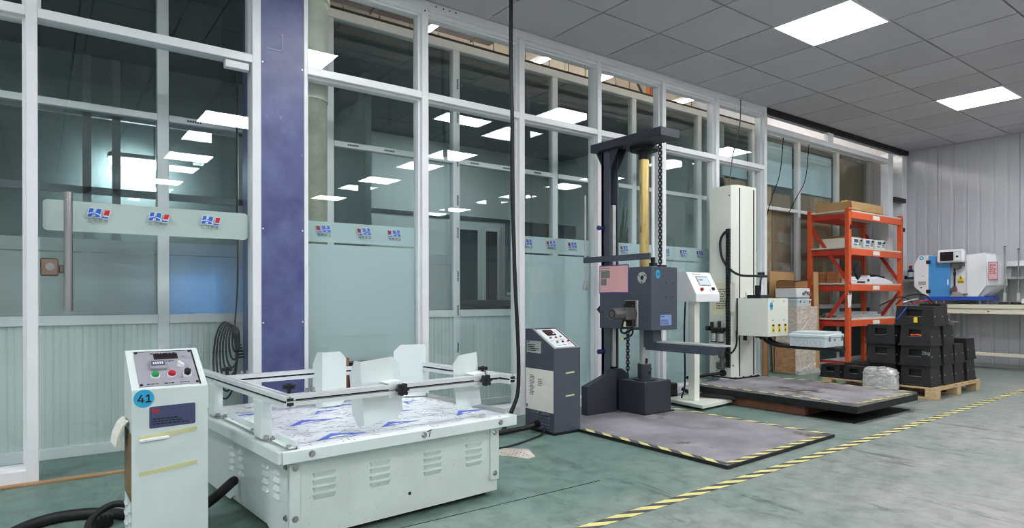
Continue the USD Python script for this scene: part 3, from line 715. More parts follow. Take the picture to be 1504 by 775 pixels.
def profile_rail(p0, p1, w=.04, h=.04):
    """grooved aluminium rail from p0 to p1 along an axis; z is its underside"""
    sec = sbox(-w/2, 0, w/2, h).difference(union_all([sbox(-w/2-.01, h*.40, -w/2+.006, h*.60), sbox(w/2-.006, h*.40, w/2+.01, h*.60), sbox(-.004, h-.006, .004, h+.01), sbox(-.004, -.01, .004, .006)]))
    p0, p1 = np.array(p0, float), np.array(p1, float); d = p1-p0; Ln = np.linalg.norm(d); d /= Ln
    return frame_mesh(prism(sec, 'z', 0, Ln), p0, np.cross(d, (0, 0, 1)), (0, 0, 1), d)
for v in (.25, .86, 1.04):
    obj('rail_post', [bx(.025, .065, v, v+.085, .362, ZR0, .003)], 'mint_light', vt)
    obj('bolt', cat([m_ for vv in (v-.012, v+.097) for m_ in bolt((.04, vv, .362), (0, 0, 1), .009, .016)]), 'steel', vt)
for v in (.30, .90): obj('rail_post', bx(TW-.055, TW-.015, v, v+.085, .362, ZR0, .003), 'mint_light', vt)
def rail(p0, p1, w=.04):
    r_ = obj('rail', profile_rail(p0, p1, w), 'alu', vt, 'grooved aluminium rail')
    p0, p1 = np.array(p0), np.array(p1); d = (p1-p0)/np.linalg.norm(p1-p0); Ln = np.linalg.norm(p1-p0)
    for s_ in (-1, 1): obj('groove', frame_mesh(bx(s_*(w/2-.0055)-.0004, s_*(w/2-.0055)+.0004, .0162, .0238, .003, Ln-.003), p0, np.cross(d, (0, 0, 1)), (0, 0, 1), d), 'ink', r_)
    obj('groove', frame_mesh(bx(-.0038, .0038, .0335, .0345, .003, Ln-.003), p0, np.cross(d, (0, 0, 1)), (0, 0, 1), d), 'ink', r_)
    obj('rail_end', [frame_mesh(bx(-w*.3, w*.3, .006+k*.016, .017+k*.016, -.001, .002), p, np.cross(d*s, (0, 0, 1)), (0, 0, 1), d*s) for p, s in ((p0, -1), (p1, 1)) for k in (0, 1)], 'ink', r_)
    return r_
rail((.05, .03, ZR0), (.05, 1.16, ZR0)); rail((1.05, -.01, ZR0), (1.05, 1.10, ZR0))
fr = rail((.072, .075, ZR0), (1.028, .075, ZR0)); rail((.072, .80, ZR0), (1.028, .80, ZR0))
obj('scale_strip', bx(.10, 1.02, .0546, .056, .523, .527), 'ink_grey', fr)
for u, v in ((.105, .10), (.105, .83), (1.0, .10), (1.0, .83)):
    obj('knob', star_knob((u-.03, v+.005, ZR1), (0, 0, 1), .022, .014, .018), 'black', vt, 'black star knob', smooth=30)
    obj('bolt', cat([m_ for k in (0, 1) for m_ in bolt((u+(.03+.025*k)*(1 if u < .5 else -1), v-.01, ZR1), (0, 0, 1), .006, .016)]), 'steel', vt)
def stop_block(u, v, w, h, d, flange, front, tilt=0, lean=0, name_lab=None, clamp=True, zb=.372):
    """bent sheet-steel stop: a chamfered plate, one flange, a clamp and a star knob; front = -1 clamps on the viewer's side"""
    c_ = .035
    plate = Polygon([(0, 0), (w-c_*.8, 0), (w, c_*.8), (w, h-c_), (w-c_, h), (0, h)]) if flange == 'left' else Polygon([(c_*.7, 0), (w, 0), (w, h), (c_, h), (0, h-c_), (0, c_*.6)])
    ms = [prism(plate, 'y', -.004, 0)]
    fl_ = Polygon([(0, 0), (d*.55, -.012), (d, .035), (d, h-.06), (d*.5, h), (0, h)])
    if flange == 'left': ms.append(prism(fl_, 'x', 0, .004))
    elif flange == 'right': ms.append(prism(fl_, 'x', w-.004, w))
    tr = lambda m__: T(R(R(m__, tilt, (0, 0, 1), (w/2, 0, 0)), lean, (0, 1, 0), (w/2, 0, h/2)), u, v, zb)
    b_ = obj('stop_block', tr(cat(ms)), 'mint_light', vt, name_lab)
    if clamp:
        zc = ZR0-.006
        obj('clamp', tr(T(cat([bx(w*.45, w*.45+.062, -.068 if front < 0 else .004, -.062 if front < 0 else .010, zc-zb-.006, ZR1-zb+.006, .002), bx(w*.45, w*.45+.062, -.066, 0, ZR1-zb+.004, ZR1-zb+.009)]), 0, 0, 0)), 'mint_light', b_)
        obj('knob', tr(star_knob((w*.45+.045, -.066, ZR0+.018-zb), (0, -1, 0), .024, .022, .02)), 'black', b_, 'black star knob')
stop_block(.372, .125, .185, .255, .085, 'left', -1, 4, -4, 'front stop block, left of the two', zb=.394)
stop_block(.825, .125, .135, .24, .08, 'none', -1, 0, -6, 'front stop block, right of the two', zb=.402)
stop_block(.47, .72, .13, .262, .085, 'left', 1, 6, 0, 'rear stop block, left of the two', False)
stop_block(.885, .735, .17, .275, .09, 'right', 1, -22, 0, 'rear stop block, right of the two', False)

# ---------------------------------------------------------------- charcoal control cabinet
gc = thing('control_cabinet', 'charcoal control cabinet with taped paper sheet and sloping white button panel', 'control cabinet', (2.662, 3.135, 0))
W, DD, ZS, ZTp, YS = .228, .30, .562, .684, .232
obj('body', cabinet_body(W, DD, .02, ZS, ZTp, YS), 'charcoal', gc); obj('plinth', bx(.008, W-.008, .008, DD-.008, 0, .022), 'ink', gc)
sl = np.array([0, YS, ZTp-ZS]); L = np.linalg.norm(sl); ey = sl/L; nn = np.cross(ex, ey)
pan = obj('panel', slab(.03, .97, .02, .98, 0, .003), 'frame_grey', gc); obj('face_plate', slab(.10, .86, .06, .93, .003, .005), 'frame_white', pan); obj('bezel', [slab(.86, .90, .05, .95, .003, .006), slab(.10, .88, .93, .96, .003, .006)], 'ink', pan)
dsp = obj('display', slab(.26, .60, .60, .86, .005, .012, .002), 'ink', gc); obj('digits', [slab(.31+.065*k, .36+.065*k, .72, .8, .012, .0125) for k in range(4)], 'display_red', dsp); obj('digits', [slab(.31+.065*k, .36+.065*k, .64, .69, .012, .0125) for k in range(3, 4)], 'frame_white', dsp)
for u, v, c_, l_ in ((.25, .46, 'btn_green', 'green'), (.46, .47, 'btn_red', 'red'), (.66, .50, 'btn_green', 'green'), (.32, .24, 'btn_green', 'green'), (.54, .26, 'black', 'black'), (.75, .27, 'btn_red', 'red')):
    a, b = push_button(on(u, v, .005), ex, ey, nn, .0085, .010)
    q_ = obj('push_button', a, 'frame_white', gc, f'{l_} push button', smooth=40); obj('cap', b, c_, q_, smooth=40)
obj('print', [onface(dashes(.03, .008, 1, 30+k), on(u-.08, v-.09, .0052), ex, ey) for k, (u, v) in enumerate(((.25, .46), (.46, .47), (.66, .5), (.32, .24), (.54, .26), (.75, .27)))], 'ink', pan)
tagp = obj('label_plate', bx(-.0015, 0, .13, .285, .525, .605), 'galv', gc, 'grey maker plate'); obj('print', [onface(dashes(.12, .05, 4, 11), (-.002, .272, .585), (0, -1, 0), (0, 0, 1)), onface(dashes(.03, .012, 1, 12, fill=.95), (-.002, .275, .602), (0, -1, 0), (0, 0, 1))], 'ink', tagp)
pp = obj('paper_sheet', [bx(-.002, -.0005, .004, .296, .145, .42)], 'paper_white', gc, 'paper sheet taped on the side'); obj('print', [onface(dashes(.05, .14, 14, 13), (-.0026, .25, .38), (0, -1, 0), (0, 0, 1)), onface(dashes(.05, .05, 4, 14), (-.0026, .16, .36), (0, -1, 0), (0, 0, 1)), onface(bx(0, .02, 0, .022, 0, .0006), (-.0026, .29, .155), (0, -1, 0), (0, 0, 1))], 'ink_grey', pp)
for y in (.085, .20):
    for k in range(5): obj('louvre', onface(louvre(.085, .018, .012), (-.0003, y, .05+k*.021), (0, -1, 0), (0, 0, 1)), 'charcoal', gc)
obj('tape', [onface(plate2(sbox(0, 0, .075, .010)), (.10, -.0002, .395), (1, 0, .06), (0, 0, 1))], 'yellow_tape', gc)
obj('tape', [onface(plate2(sbox(0, 0, .075, .010)), (.10, -.0002, .245), (1, 0, .06), (0, 0, 1))], 'yellow_tape', gc)
obj('cable_gland', [cyl((0, .16, .055), (-.035, .16, .055), .022, 14)], 'black', gc)

# ---------------------------------------------------------------- steel plate on the floor, with tape edges
def striped(x0, y0, x1, y1, w, z, parent, pitch=.115, t=.0012, skew=.04, q=.5):
    d = np.array([x1-x0, y1-y0]); Ln = np.linalg.norm(d); d /= Ln; nrm = np.array([-d[1], d[0]])
    ys = []; n_ = int(Ln/pitch)
    obj('tape_backing', prism(Polygon([np.array([x0, y0])+nrm*w/2, np.array([x0, y0])-nrm*w/2, np.array([x1, y1])-nrm*w/2, np.array([x1, y1])+nrm*w/2]), 'z', z, z+t*.6), 'tape_black', parent)
    for k in range(n_):
        a = k*pitch+.01+max(0, -skew); a1 = min(Ln, a+pitch*q)
        if a >= Ln-.01: continue
        pts = [np.array([x0, y0])+d*s+nrm*o for s, o in ((a, -w/2), (a1, -w/2), (min(Ln, a1+skew), w/2), (min(Ln, a+skew), w/2))]
        ys.append(prism(Polygon(pts), 'z', z+t*.6, z+t))
    for m__ in ys: obj('tape_stripe', m__, 'tape_yellow', parent)
pl = thing('floor_plate', 'grey steel base plate edged with yellow and black tape under the drop tester', 'steel plate')
PC = [(2.885, 3.50), (2.868, 1.985), (4.075, 2.035), (4.03, 3.50)]
obj('edge', prism(Polygon(PC), 'z', .003, .020), 'ink', pl); obj('plate', prism(Polygon(PC).buffer(-.004), 'z', .020, .021), 'floor_plate', pl); obj('underlay', prism(Polygon(PC).buffer(-.006), 'z', 0, .005), 'ink', pl)
striped(2.896, 3.13, 2.895, 2.01, .045, .0212, pl, .155, skew=-.07); striped(2.90, 2.012, 4.05, 2.06, .045, .0212, pl, .13, skew=-.08); striped(4.045, 2.06, 4.012, 3.30, .045, .0212, pl, .155, skew=.07)
tp = thing('floor_tape', 'yellow and black hazard tape line along the walkway floor', 'floor tape')
striped(1.2, 1.80, 9.4, 2.035, .055, .0008, tp, .155, .001, -.11, .52)

# ---------------------------------------------------------------- twin-column drop tester
dt = thing('drop_tester', 'tall charcoal drop tester with brass screw column, chain and fork arm', 'drop tester', (3.6, 3.2, 0))
z0 = .021
obj('base_box', [bx(0, .295, 0, .27, z0, .262, .003)], 'charcoal_dark', dt); obj('base_flange', bx(-.005, .33, -.004, .28, z0, z0+.008), 'ink', dt); obj('bolt', cat([m_ for x in (.02, .275) for m_ in bolt((x, .015, .262), (0, 0, 1), .006)]), 'steel', dt)
gus = Polygon([(-.355, z0), (-.355, .232), (-.05, .335), (-.05, z0)])
obj('side_wing', [prism(gus, 'y', .245, .305)], 'charcoal_dark', dt); obj('rear_bracket', prism(Polygon([(-.05, z0), (-.05, .335), (.06, .34), (.14, .29), (.14, z0)]), 'y', .29, .34), 'charcoal_dark', dt)
cx0, cx1, cy0, cy1 = -.02, .08, .345, .435
obj('column', [bx(cx0, cx1, cy0+.06, cy1, z0, 2.045, .003), bx(cx0, cx0+.012, cy0, cy1, z0, 2.045), bx(cx1-.012, cx1, cy0, cy1, z0, 2.045)], 'charcoal', dt)
obj('linear_guide', bx(.014, .05, cy0-.004, cy0+.06, .35, 1.62, .002), 'galv', dt)
obj('top_arm', [bx(-.06, .15, -.20, .52, 2.048, 2.112, .004)], 'charcoal_dark', dt); [obj('gusset', prism(Polygon([(.25, 2.05), (.34, 1.90), (.34, 2.05)]), 'x', k, k+.008), 'charcoal_dark', dt) for k in (-.02, .07)]; obj('gusset', [prism(Polygon([(.435, 2.05), (.435, 1.88), (.53, 2.05)]), 'x', .02, .03)], 'charcoal_dark', dt)
obj('bolt', cat([m_ for y in (-.05, .08) for m_ in bolt((.09, y, 2.112), (0, 0, 1), .016, .018)]), 'ink', dt)
px_, py_ = .145, .135
obj('screw_column', cyl((px_, py_, .262), (px_, py_, 2.0), .036, 28), 'brass_pole', dt, 'brass lead screw column with rust streaks', smooth=40)
obj('lower_sleeve', cyl((px_, py_, .385), (px_, py_, .66), .0375, 24), 'galv', dt, smooth=40)
obj('lower_collar', lathe([(0, .262), (.09, .262), (.09, .272), (.052, .272), (.052, .385), (0, .385)], 24, (px_, py_, 0)), 'charcoal_dark', dt, smooth=35)
obj('upper_collar', [lathe([(0, 2.0), (.055, 2.0), (.055, 2.02), (.11, 2.022), (.11, 2.05), (0, 2.05)], 24, (px_, py_, 0)), cyl((px_, py_, 1.955), (px_, py_, 2.0), .042, 20)], 'ink', dt, smooth=35)
obj('grease_nipple', [cyl((px_-.03, py_-.045, .39), (px_-.03, py_-.05, .43), .009, 8), cyl((px_+.05, py_, .34), (px_+.075, py_, .34), .01, 8), cyl((px_, py_-.05, .32), (px_, py_-.062, .32), .009, 8)], 'black', dt)
hb = obj('carriage', [bx(-.05, .24, -.105, .20, .655, 1.12, .004), bx(-.045, .01, .195, .43, .655, 1.14, .003)], 'charcoal', dt)
fx = -.0505
flg = obj('flange', frame_mesh(prism(Point(0, 0).buffer(.042, 20).difference(Point(0, 0).buffer(.017, 14)), 'z', 0, .006), (fx, -.02, 1.04), (0, -1, 0), (0, 0, 1), (-1, 0, 0)), 'galv', dt)
obj('bore', cyl((fx, -.02, 1.04), (fx-.002, -.02, 1.04), .018, 18), 'ink', flg); obj('bolt', [cyl((fx-.005, -.02+.031*math.cos(t), 1.04+.031*math.sin(t)), (fx-.008, -.02+.031*math.cos(t), 1.04+.031*math.sin(t)), .005, 8) for t in (.5, 2.6, 4.7)], 'ink', flg)
ps = obj('instruction_sheet', bx(fx-.001, fx+.0005, .115, .425, .925, 1.145), 'paper_purple', dt, 'pink instruction sheet with purple edge'); obj('sheet_face', bx(fx-.002, fx-.001, .122, .418, .935, 1.137), 'paper_pink', ps)
obj('print', [bx(fx-.0026, fx-.002, .31, .405, 1.045, 1.10), bx(fx-.0026, fx-.002, .345, .405, .99, 1.04), onface(dashes(.1, .03, 2, 41), (fx-.0022, .408, 1.13), (0, -1, 0), (0, 0, 1))], 'ink_grey', ps)
mo = obj('motor', [cyl((fx-.01, .06, .775), (fx-.235, .06, .775), .043, 10), bx(fx-.13, fx-.03, .015, .105, .73, .82, .006)], 'motor_grey', dt, smooth=30)
obj('cooling_fan', frame_mesh(prism(Point(0, 0).buffer(.030).difference(Point(0, 0).buffer(.024)), 'z', 0, .002), (fx-.235, .06, .775), (0, -1, 0), (0, 0, 1), (-1, 0, 0)), 'ink', mo); obj('rating_band', cyl((fx-.028, .06, .775), (fx-.012, .06, .775), .038, 20), 'label_blue', mo)
obj('motor_plate', [bx(fx-.014, fx, .015, .145, .675, .875, .003)], 'galv', dt); obj('gearbox', [bx(fx-.05, fx-.014, .03, .13, .70, .85, .008), bx(fx-.03, fx-.01, .035, .125, .68, .70), bx(fx-.03, fx-.01, .035, .125, .85, .87)], 'black', dt)
obj('cable', [tube([(fx-.12, .05, .735), (fx-.14, .05, .69), (fx-.12, .08, .65), (fx-.06, .1, .63), (fx-.02, .06, .66)], .008), tube([(fx-.06, .02, .74), (fx-.07, .01, .67), (fx-.05, .04, .62), (fx-.09, .1, .58)], .007)], 'rubber', dt); obj('connector', [bx(fx-.13, fx-.105, .04, .065, .68, .72, .004), bx(fx-.11, fx-.08, .085, .11, .57, .60, .005)], 'yellow_tape', dt)
fy = -.1055
ns = obj('number_sticker', onface(plate2(affinity.scale(Point(0, 0).buffer(.027, 20), .9, 1.2), .001), (.02, fy, 1.065), (1, 0, 0), (0, 0, 1)), 'sticker_cyan', dt, 'round blue number sticker'); obj('number', onface(meshkit.text_mesh('40', .02, .0006, True), (.004, fy-.001, 1.055), (1, 0, 0), (0, 0, 1)), 'label_blue', ns)
mp_ = obj('maker_plate', onface(plate2(sbox(0, 0, .125, .078).buffer(-.006).buffer(.006), .0012), (.045, fy, .69), (1, 0, 0), (0, 0, 1)), 'plate_blue', dt, 'light blue maker plate'); obj('print', [onface(dashes(.105, .04, 3, 42), (.052, fy-.0014, .735), (1, 0, 0), (0, 0, 1)), onface(dashes(.04, .012, 1, 43), (.052, fy-.0014, .760), (1, 0, 0), (0, 0, 1))], 'label_blue', mp_)
obj('screw', [cyl((x, fy+.001, z), (x, fy-.003, z), .004, 8) for x in (.11, .18) for z in (.90, 1.0)], 'ink', dt)
obj('crossbar', bx(-.062, -.045, -.10, .60, 1.172, 1.218, .002), 'charcoal', dt)
obj('limit_rod', [cyl((-.053, .585, .99), (-.053, .585, 1.72), .008, 10)], 'galv', dt); obj('limit_weight', [cyl((-.053, .585, .975), (-.053, .585, 1.0), .022, 10), cyl((-.053, .585, 1.0), (-.053, .585, 1.03), .014, 10), bx(-.075, -.03, .57, .60, .955, .975, .004)], 'galv', dt)
obj('guide_tube', cyl((.02, -.06, 1.14), (.02, -.06, 1.93), .012, 12), 'frame_white', dt); obj('clamp', [bx(.0, .04, -.085, -.035, 1.125, 1.15, .004), cyl((.02, -.06, 1.15), (.02, -.06, 1.19), .016, 10), bx(.07, .14, -.09, -.05, 1.12, 1.135, .004)], 'black', dt)
def chain(x, y, z0_, z1_, pitch=.026):
    ms, k, z = [], 0, z0_
    ring = lambda: trimesh.creation.torus(.0105, .0042, major_sections=12, minor_sections=5)
    while z < z1_:
        m__ = ring(); m__.apply_scale((1, 1.75, 1)); m__ = R(m__, 90, (1, 0, 0)); m__ = R(m__, 90*(k % 2)+45, (0, 0, 1)); ms.append(T(m__, x, y, z)); z += pitch*.86; k += 1
    return cat(ms)
obj('chain', chain(.10, -.06, 1.14, 2.05), 'ink', dt, 'black link chain'); obj('chain', chain(.03, .20, .33, .66), 'ink', dt, 'black link chain')
obj('hook', [cyl((.10, -.06, 2.03), (.10, -.06, 2.06), .015, 10)], 'steel', dt)
obj('steel_wire', [tube([(.03, .40, 2.03), (.02, .42, 1.75), (.04, .42, 1.5), (-.01, .40, 1.25)], .003, 5)], 'galv', dt)
obj('side_valve', [cyl((cx0, .40, 1.44), (cx0-.05, .40, 1.44), .012, 8), cyl((cx0-.05, .40, 1.44), (cx0-.07, .40, 1.44), .018, 8)], 'navy', dt); obj('side_valve', [cyl((cx0, .40, .47), (cx0-.03, .40, .47), .012, 8), cyl((cx0-.03, .40, .47), (cx0-.065, .40, .47), .02, 8)], 'navy', dt)
obj('pointer', prism(Polygon([(.42, .76), (.47, .80), (.42, .84)]), 'x', -.04, -.02), 'ink', dt)
obj('fork_bracket', [bx(.06, .15, -.03, .07, .52, .66, .003)], 'charcoal', dt); obj('fork_arm', [bx(.07, .10, -.55, .06, .50, .56, .003)], 'charcoal', dt)
obj('fork_plate', prism(Polygon([(.07, -.05), (.07, -.55), (.16, -.64), (.18, -.58), (.18, -.05)]), 'z', .56, .570), 'galv', dt)
obj('fork_gusset', prism(Polygon([(-.55, .50), (-.55, .56), (-.63, .56)]), 'x', .07, .10), 'charcoal', dt)

# ---------------------------------------------------------------- control stand (white pedestal)
cs = thing('control_stand', 'white pedestal with sloping touchscreen console in front of the tower tester', 'control stand', (4.25, 3.237, 0))
obj('foot_plate', [prism(Polygon([(-.075, -.12), (.375, -.075), (.36, .31), (-.02, .31)]), 'z', .0215, .046)], 'ivory', cs)
obj('post', bx(.058, .125, .06, .125, .046, .862, .003), 'ivory', cs)
W, DD, ZS, ZTp, YS = .31, .255, .92, 1.103, .10
obj('console', prism(Polygon([(0, .86), (DD, .86), (DD, ZTp), (YS, ZTp), (0, ZS)]), 'x', 0, W), 'frame_white', cs)
sl = np.array([0, YS, ZTp-ZS]); L = np.linalg.norm(sl); ey = sl/L; nn = np.cross(ex, ey)
ts = obj('touchscreen', slab(.30, .78, .38, .82, 0, .008, .002), 'frame_grey', cs); obj('lcd', slab(.34, .74, .42, .77, .0082, .009), 'lcd', ts); obj('print', [slab(.36, .72, .74, .76, .009, .0095), slab(.36, .5, .6, .66, .009, .0095)], 'ink_grey', ts)
obj('print', [onface(dashes(.16, .014, 1, 50), on(.2, .95, .0003), ex, ey)], 'ink_grey', cs)
a, b = push_button(on(.30, .2), ex, ey, nn, .012, .02); q_ = obj('push_button', a, 'btn_red', cs, 'red stop button', smooth=40); obj('cap', b, 'btn_red', q_, smooth=40)
q_ = obj('switch', slab(.66, .76, .12, .24, 0, .006, .002), 'frame_white', cs); obj('lever', slab(.74, .82, .16, .28, .004, .02, .002), 'ink', q_)
obj('cable', tube([(.03, .13, .87), (.028, .14, .6), (.05, .15, .2), (.03, .17, .06)], .007), 'rubber', cs)
obj('cable', tube([(.13, .1, .87), (.15, .12, .80), (.2, .18, .78)], .005), 'rubber', cs)

# ---------------------------------------------------------------- tower drop tester on its raised platform
pf = thing('platform', 'raised dark steel platform with taped edge carrying the ivory tower', 'platform', (4.6, 2.14, 0))
obj('deck', [bx(.004, 1.0, .004, 1.38, .125, .14)], 'floor_plate', pf)
obj('edge_frame', [bx(0, 1.004, 0, 1.384, .075, .1255, .003)], 'black_matte', pf)
obj('plinth', [bx(.03, .9, .40, 1.33, .004, .075)], 'rust_brown', pf, 'rusty brown plinth under the deck'); obj('floor_shoe', bx(.03, .95, .03, 1.33, 0, .004), 'ink', pf)
striped(.022, 1.36, .022, .03, .035, .1402, pf, .14, skew=-.04); striped(.03, .022, .985, .022, .04, .1402, pf, .12, skew=-.07); striped(.985, .03, .985, 1.36, .035, .1402, pf, .14, skew=.04)
tw = thing('tower_tester', 'tall ivory tower drop tester with cable guide and box-carrying arm', 'drop tester', (5.15, 3.489, .1412))
ch = .045
obj('tower', [prism(Polygon([(ch, 0), (.337, 0), (.337, .275), (0, .275), (0, ch)]), 'z', .008, 1.795)], 'ivory', tw)
obj('base_flange', prism(Polygon([(-.02, -.02), (.37, -.02), (.37, .29), (-.02, .29)]), 'z', 0, .010), 'ink', tw); obj('bolt', cat([m_ for x in (.0, .12, .24, .35) for m_ in bolt((x, -.01, .010), (0, 0, 1), .008)]), 'ink', tw)
obj('slot', [bx(.062, .078, -.0012, .001, .02, 1.77)], 'ink', tw, 'black carriage slot'); obj('slot', [bx(.288, .306, -.0012, .001, .02, 1.77)], 'ink', tw, 'black carriage slot')
obj('side_seam', [bx(.335, .3385, .06, .064, .02, 1.79)], 'frame_grey', tw)
obj('cable_chain', [bx(-.0205, -.0005, .046, .088, 1.39-.03*k-.0285, 1.39-.03*k, .002) for k in range(43)], 'black', tw, 'black cable drag chain', kind=None)
obj('screw', [cyl((.001, y, z), (-.003, y, z), .006, 8) for y, z in ((.06, 1.7), (.06, .95), (.06, .55), (.02, .12), (.2, .06))], 'ink', tw)
ps = obj('paper_sheet', [bx(-.004, -.001, .015, .245, .59, .89)], 'paper_cream', tw, 'yellowed instruction sheet'); obj('print', [onface(dashes(.13, .2, 9, 60), (-.0045, .2, .84), (0, -1, 0), (0, 0, 1))], 'ink_grey', ps)
ps = obj('paper_sheet', [bx(-.007, -.005, .0, .05, .62, .88)], 'paper', tw, 'white sheet behind')
obj('regulator', [bx(-.05, -.002, .10, .24, .43, .47, .006), cyl((-.03, .13, .33), (-.03, .13, .44), .026, 14), cyl((-.03, .21, .33), (-.03, .21, .44), .026, 14), cyl((-.03, .25, .46), (-.03, .29, .46), .022, 14), cyl((-.03, .15, .47), (-.03, .15, .53), .016, 10), cyl((-.03, .23, .47), (-.03, .23, .52), .016, 10)], 'black', tw, 'black air regulator')
obj('filter_bowl', cyl((-.0305, .13, .34), (-.0305, .13, .415), .0275, 14), 'galv', tw, smooth=40); obj('filter_bowl', cyl((-.0305, .21, .34), (-.0305, .21, .415), .0275, 14), 'galv', tw, smooth=40)
obj('solenoid_valve', [bx(-.05, -.002, .09, .15, .19, .29, .005), cyl((-.03, .12, .09), (-.03, .12, .2), .018, 10), bx(-.045, -.005, .1, .18, .08, .15, .008)], 'motor_grey', tw)
obj('air_hose', tube([(-.03, .09, .24), (-.03, .02, .24), (-.025, -.03, .32), (-.02, -.03, .45)], .008), 'rubber', tw); obj('air_hose', tube([(-.03, .10, .45), (-.06, .05, .46), (-.05, .06, .38)], .006), 'rubber', tw)
obj('foot_cable', [tube([(-.002, .12, .045), (-.12, .2, .03), (-.28, .22, .015), (-.46, .18, .03)], .014), cyl((-.002, .12, .045), (-.03, .12, .045), .03, 10)], 'rubber', tw)
obj('cable_loop', tube([(-.012, .06, 1.34), (-.012, .10, 1.36), (-.012, .15, 1.28), (-.012, .13, 1.12), (-.012, .04, 1.01), (.0, -.06, .955), (.03, -.2, .945), (.10, -.26, .94)], .011), 'rubber', tw, 'black looping cable')
cg = obj('carriage', bx(.0, .319, -.333, -.017, .404, .744, .004), 'ivory', tw); obj('access_cover', bx(.004, .315, -.3345, -.333, .41, .74), 'ivory_side', cg)
obj('edge_bracket', bx(-.006, 0, -.03, -.017, .41, .745), 'ink', cg)
for k in (.055, .15, .25):
    lb = obj('warning_label', onface(plate2(sbox(0, 0, .04, .075)), (k, -.3347, .44), (1, 0, 0), (0, 0, 1)), 'warn_yellow', cg, 'yellow hazard label'); obj('print', [onface(bx(.004, .036, .055, .072, 0, .0006), (k, -.3363, .44), (1, 0, 0), (0, 0, 1)), onface(plate2(Polygon([(.008, .012), (.032, .012), (.02, .04)]), .0006), (k, -.3363, .44), (1, 0, 0), (0, 0, 1))], 'ink', lb)
ns = obj('number_sticker', onface(plate2(affinity.scale(Point(0, 0).buffer(.03, 20), .8, 1.25), .001), (.045, -.3347, .675), (1, 0, 0), (0, 0, 1)), 'sticker_cyan', cg, 'round blue number sticker'); obj('number', onface(dashes(.03, .03, 1, 61, .0006, .8), (.03, -.3358, .69), (1, 0, 0), (0, 0, 1)), 'label_blue', ns)
obj('screw', [cyl((x, -.334, z), (x, -.337, z), .005, 8) for x in (.07, .25) for z in (.55, .72)], 'ink', cg)
obj('lift_cylinder', [cyl((.10, -.2, .744), (.10, -.2, .975), .024, 18)], 'frame_white', tw); obj('cylinder_mount', [bx(.0, .17, -.26, -.12, .744, .775, .004), bx(-.0, .035, -.24, -.2, .775, .86, .004), cyl((.10, -.2, .95), (.10, -.2, .98), .03, 12)], 'black', tw)
obj('air_hose', tube([(.09, -.22, .955), (.03, -.24, .90), (.02, -.24, .80), (.015, -.22, .78)], .008), 'rubber', tw)
obj('clamp_bolt', [cyl((x, -.1, .744), (x, -.1, .80), .006, 8) for x in (.02, .26)]+[bx(.0, .05, -.12, -.08, .744, .752)], 'galv', tw)
obj('under_bracket', [bx(.02, .035, -.10, -.07, .36, .41), bx(.28, .295, -.10, -.07, .36, .41)], 'ink', tw)
obj('support_arm', [tube([(.16, -.19, .41), (.16, -.20, .37), (.16, -.26, .335), (.16, -.36, .322), (.16, -.6, .318), (.16, -.90, .318)], .017, 10), tube([(.24, -.19, .41), (.24, -.20, .37), (.24, -.26, .335), (.24, -.36, .322), (.24, -.6, .318), (.24, -.88, .318)], .017, 10), bx(.13, .27, -.86, -.45, .318, .334, .003), bx(.10, .30, -.22, -.14, .385, .41)], 'black', tw)
jb = thing('junction_box', 'pale grey plastic junction box resting on the tower tester arm', 'box', (5.33, 2.82, .4772))
def junction_box(t, w, d, h):
    obj('base', bx(-w/2, w/2, -d/2, d/2, 0, h*.62, .006), 'box_grey', t); obj('lid', [bx(-w/2-.006, w/2+.006, -d/2-.006, d/2+.006, h*.62, h*.86, .008), prism(sbox(-w/2+.012, -d/2+.012, w/2-.012, d/2-.012), 'z', h*.86, h)], 'box_grey', t)
    for y in (-.32, -.16, .02, .18, .34): obj('knockout', frame_mesh(prism(Point(0, 0).buffer(h*.17).difference(Point(0, 0).buffer(h*.145)), 'z', 0, .0015), (-w/2-.001, y*d, h*.3), (0, -1, 0), (0, 0, 1), (-1, 0, 0)), 'alu_dull', t)
    for x in (-.28, .38): obj('latch', bx(x*w-.008, x*w+.008, -d/2-.010, -d/2, h*.40, h*.74, .002), 'ink_grey', t)
    obj('mark', prism(Polygon([(-.02, h*.55), (.03, h*.55), (.005, h*.36)]), 'y', -d/2-.0015, -d/2), 'ink_grey', t)
junction_box(jb, .31, .31, .125)

# ---------------------------------------------------------------- wrapped cartons and boards by the alcove post
wc = thing('wrapped_carton', 'lower film-wrapped carton with orange side, standing on the floor', 'carton', (7.0, 3.94, 0)); obj('carton', bx(0, .44, 0, .27, 0, .36, .006), 'wrap', wc); obj('side', bx(-.004, 0, .01, .26, .01, .35), 'wrap_orange', wc)
wr_ = random.Random(5)
def crinkle(x0, x1, z0, z1, y, n):
    out = []
    for k in range(n):
        xa, za = wr_.uniform(x0, x1-.06), wr_.uniform(z0, z1-.02); L_ = wr_.uniform(.06, .2)
        xb, zb = min(x1, xa+L_), min(z1, max(z0, za+L_*wr_.uniform(.1, .8)))
        out.append(tube([(xa, y, za), ((xa+xb)/2, y-.004, (za+zb)/2+wr_.uniform(-.01, .01)), (xb, y, zb)], .0025, 4, sub=3))
    return cat(out)
obj('film_folds', crinkle(.01, .43, .01, .35, -.001, 26), 'wrap', wc, kind='stuff')
obj('film_skirt', [prism(Polygon([(.0, 0), (.5, 0), (.46, .05), (.2, .08), (.0, .04)]), 'y', -.03, -.004)], 'foil', wc)
wc2 = thing('wrapped_carton', 'upper film-wrapped carton carrying the two grey boxes', 'carton', (7.02, 3.94, .361)); obj('carton', bx(0, .46, 0, .27, 0, .425, .006), 'wrap', wc2); obj('film_folds', crinkle(.01, .45, .01, .42, -.001, 34), 'wrap', wc2, kind='stuff')
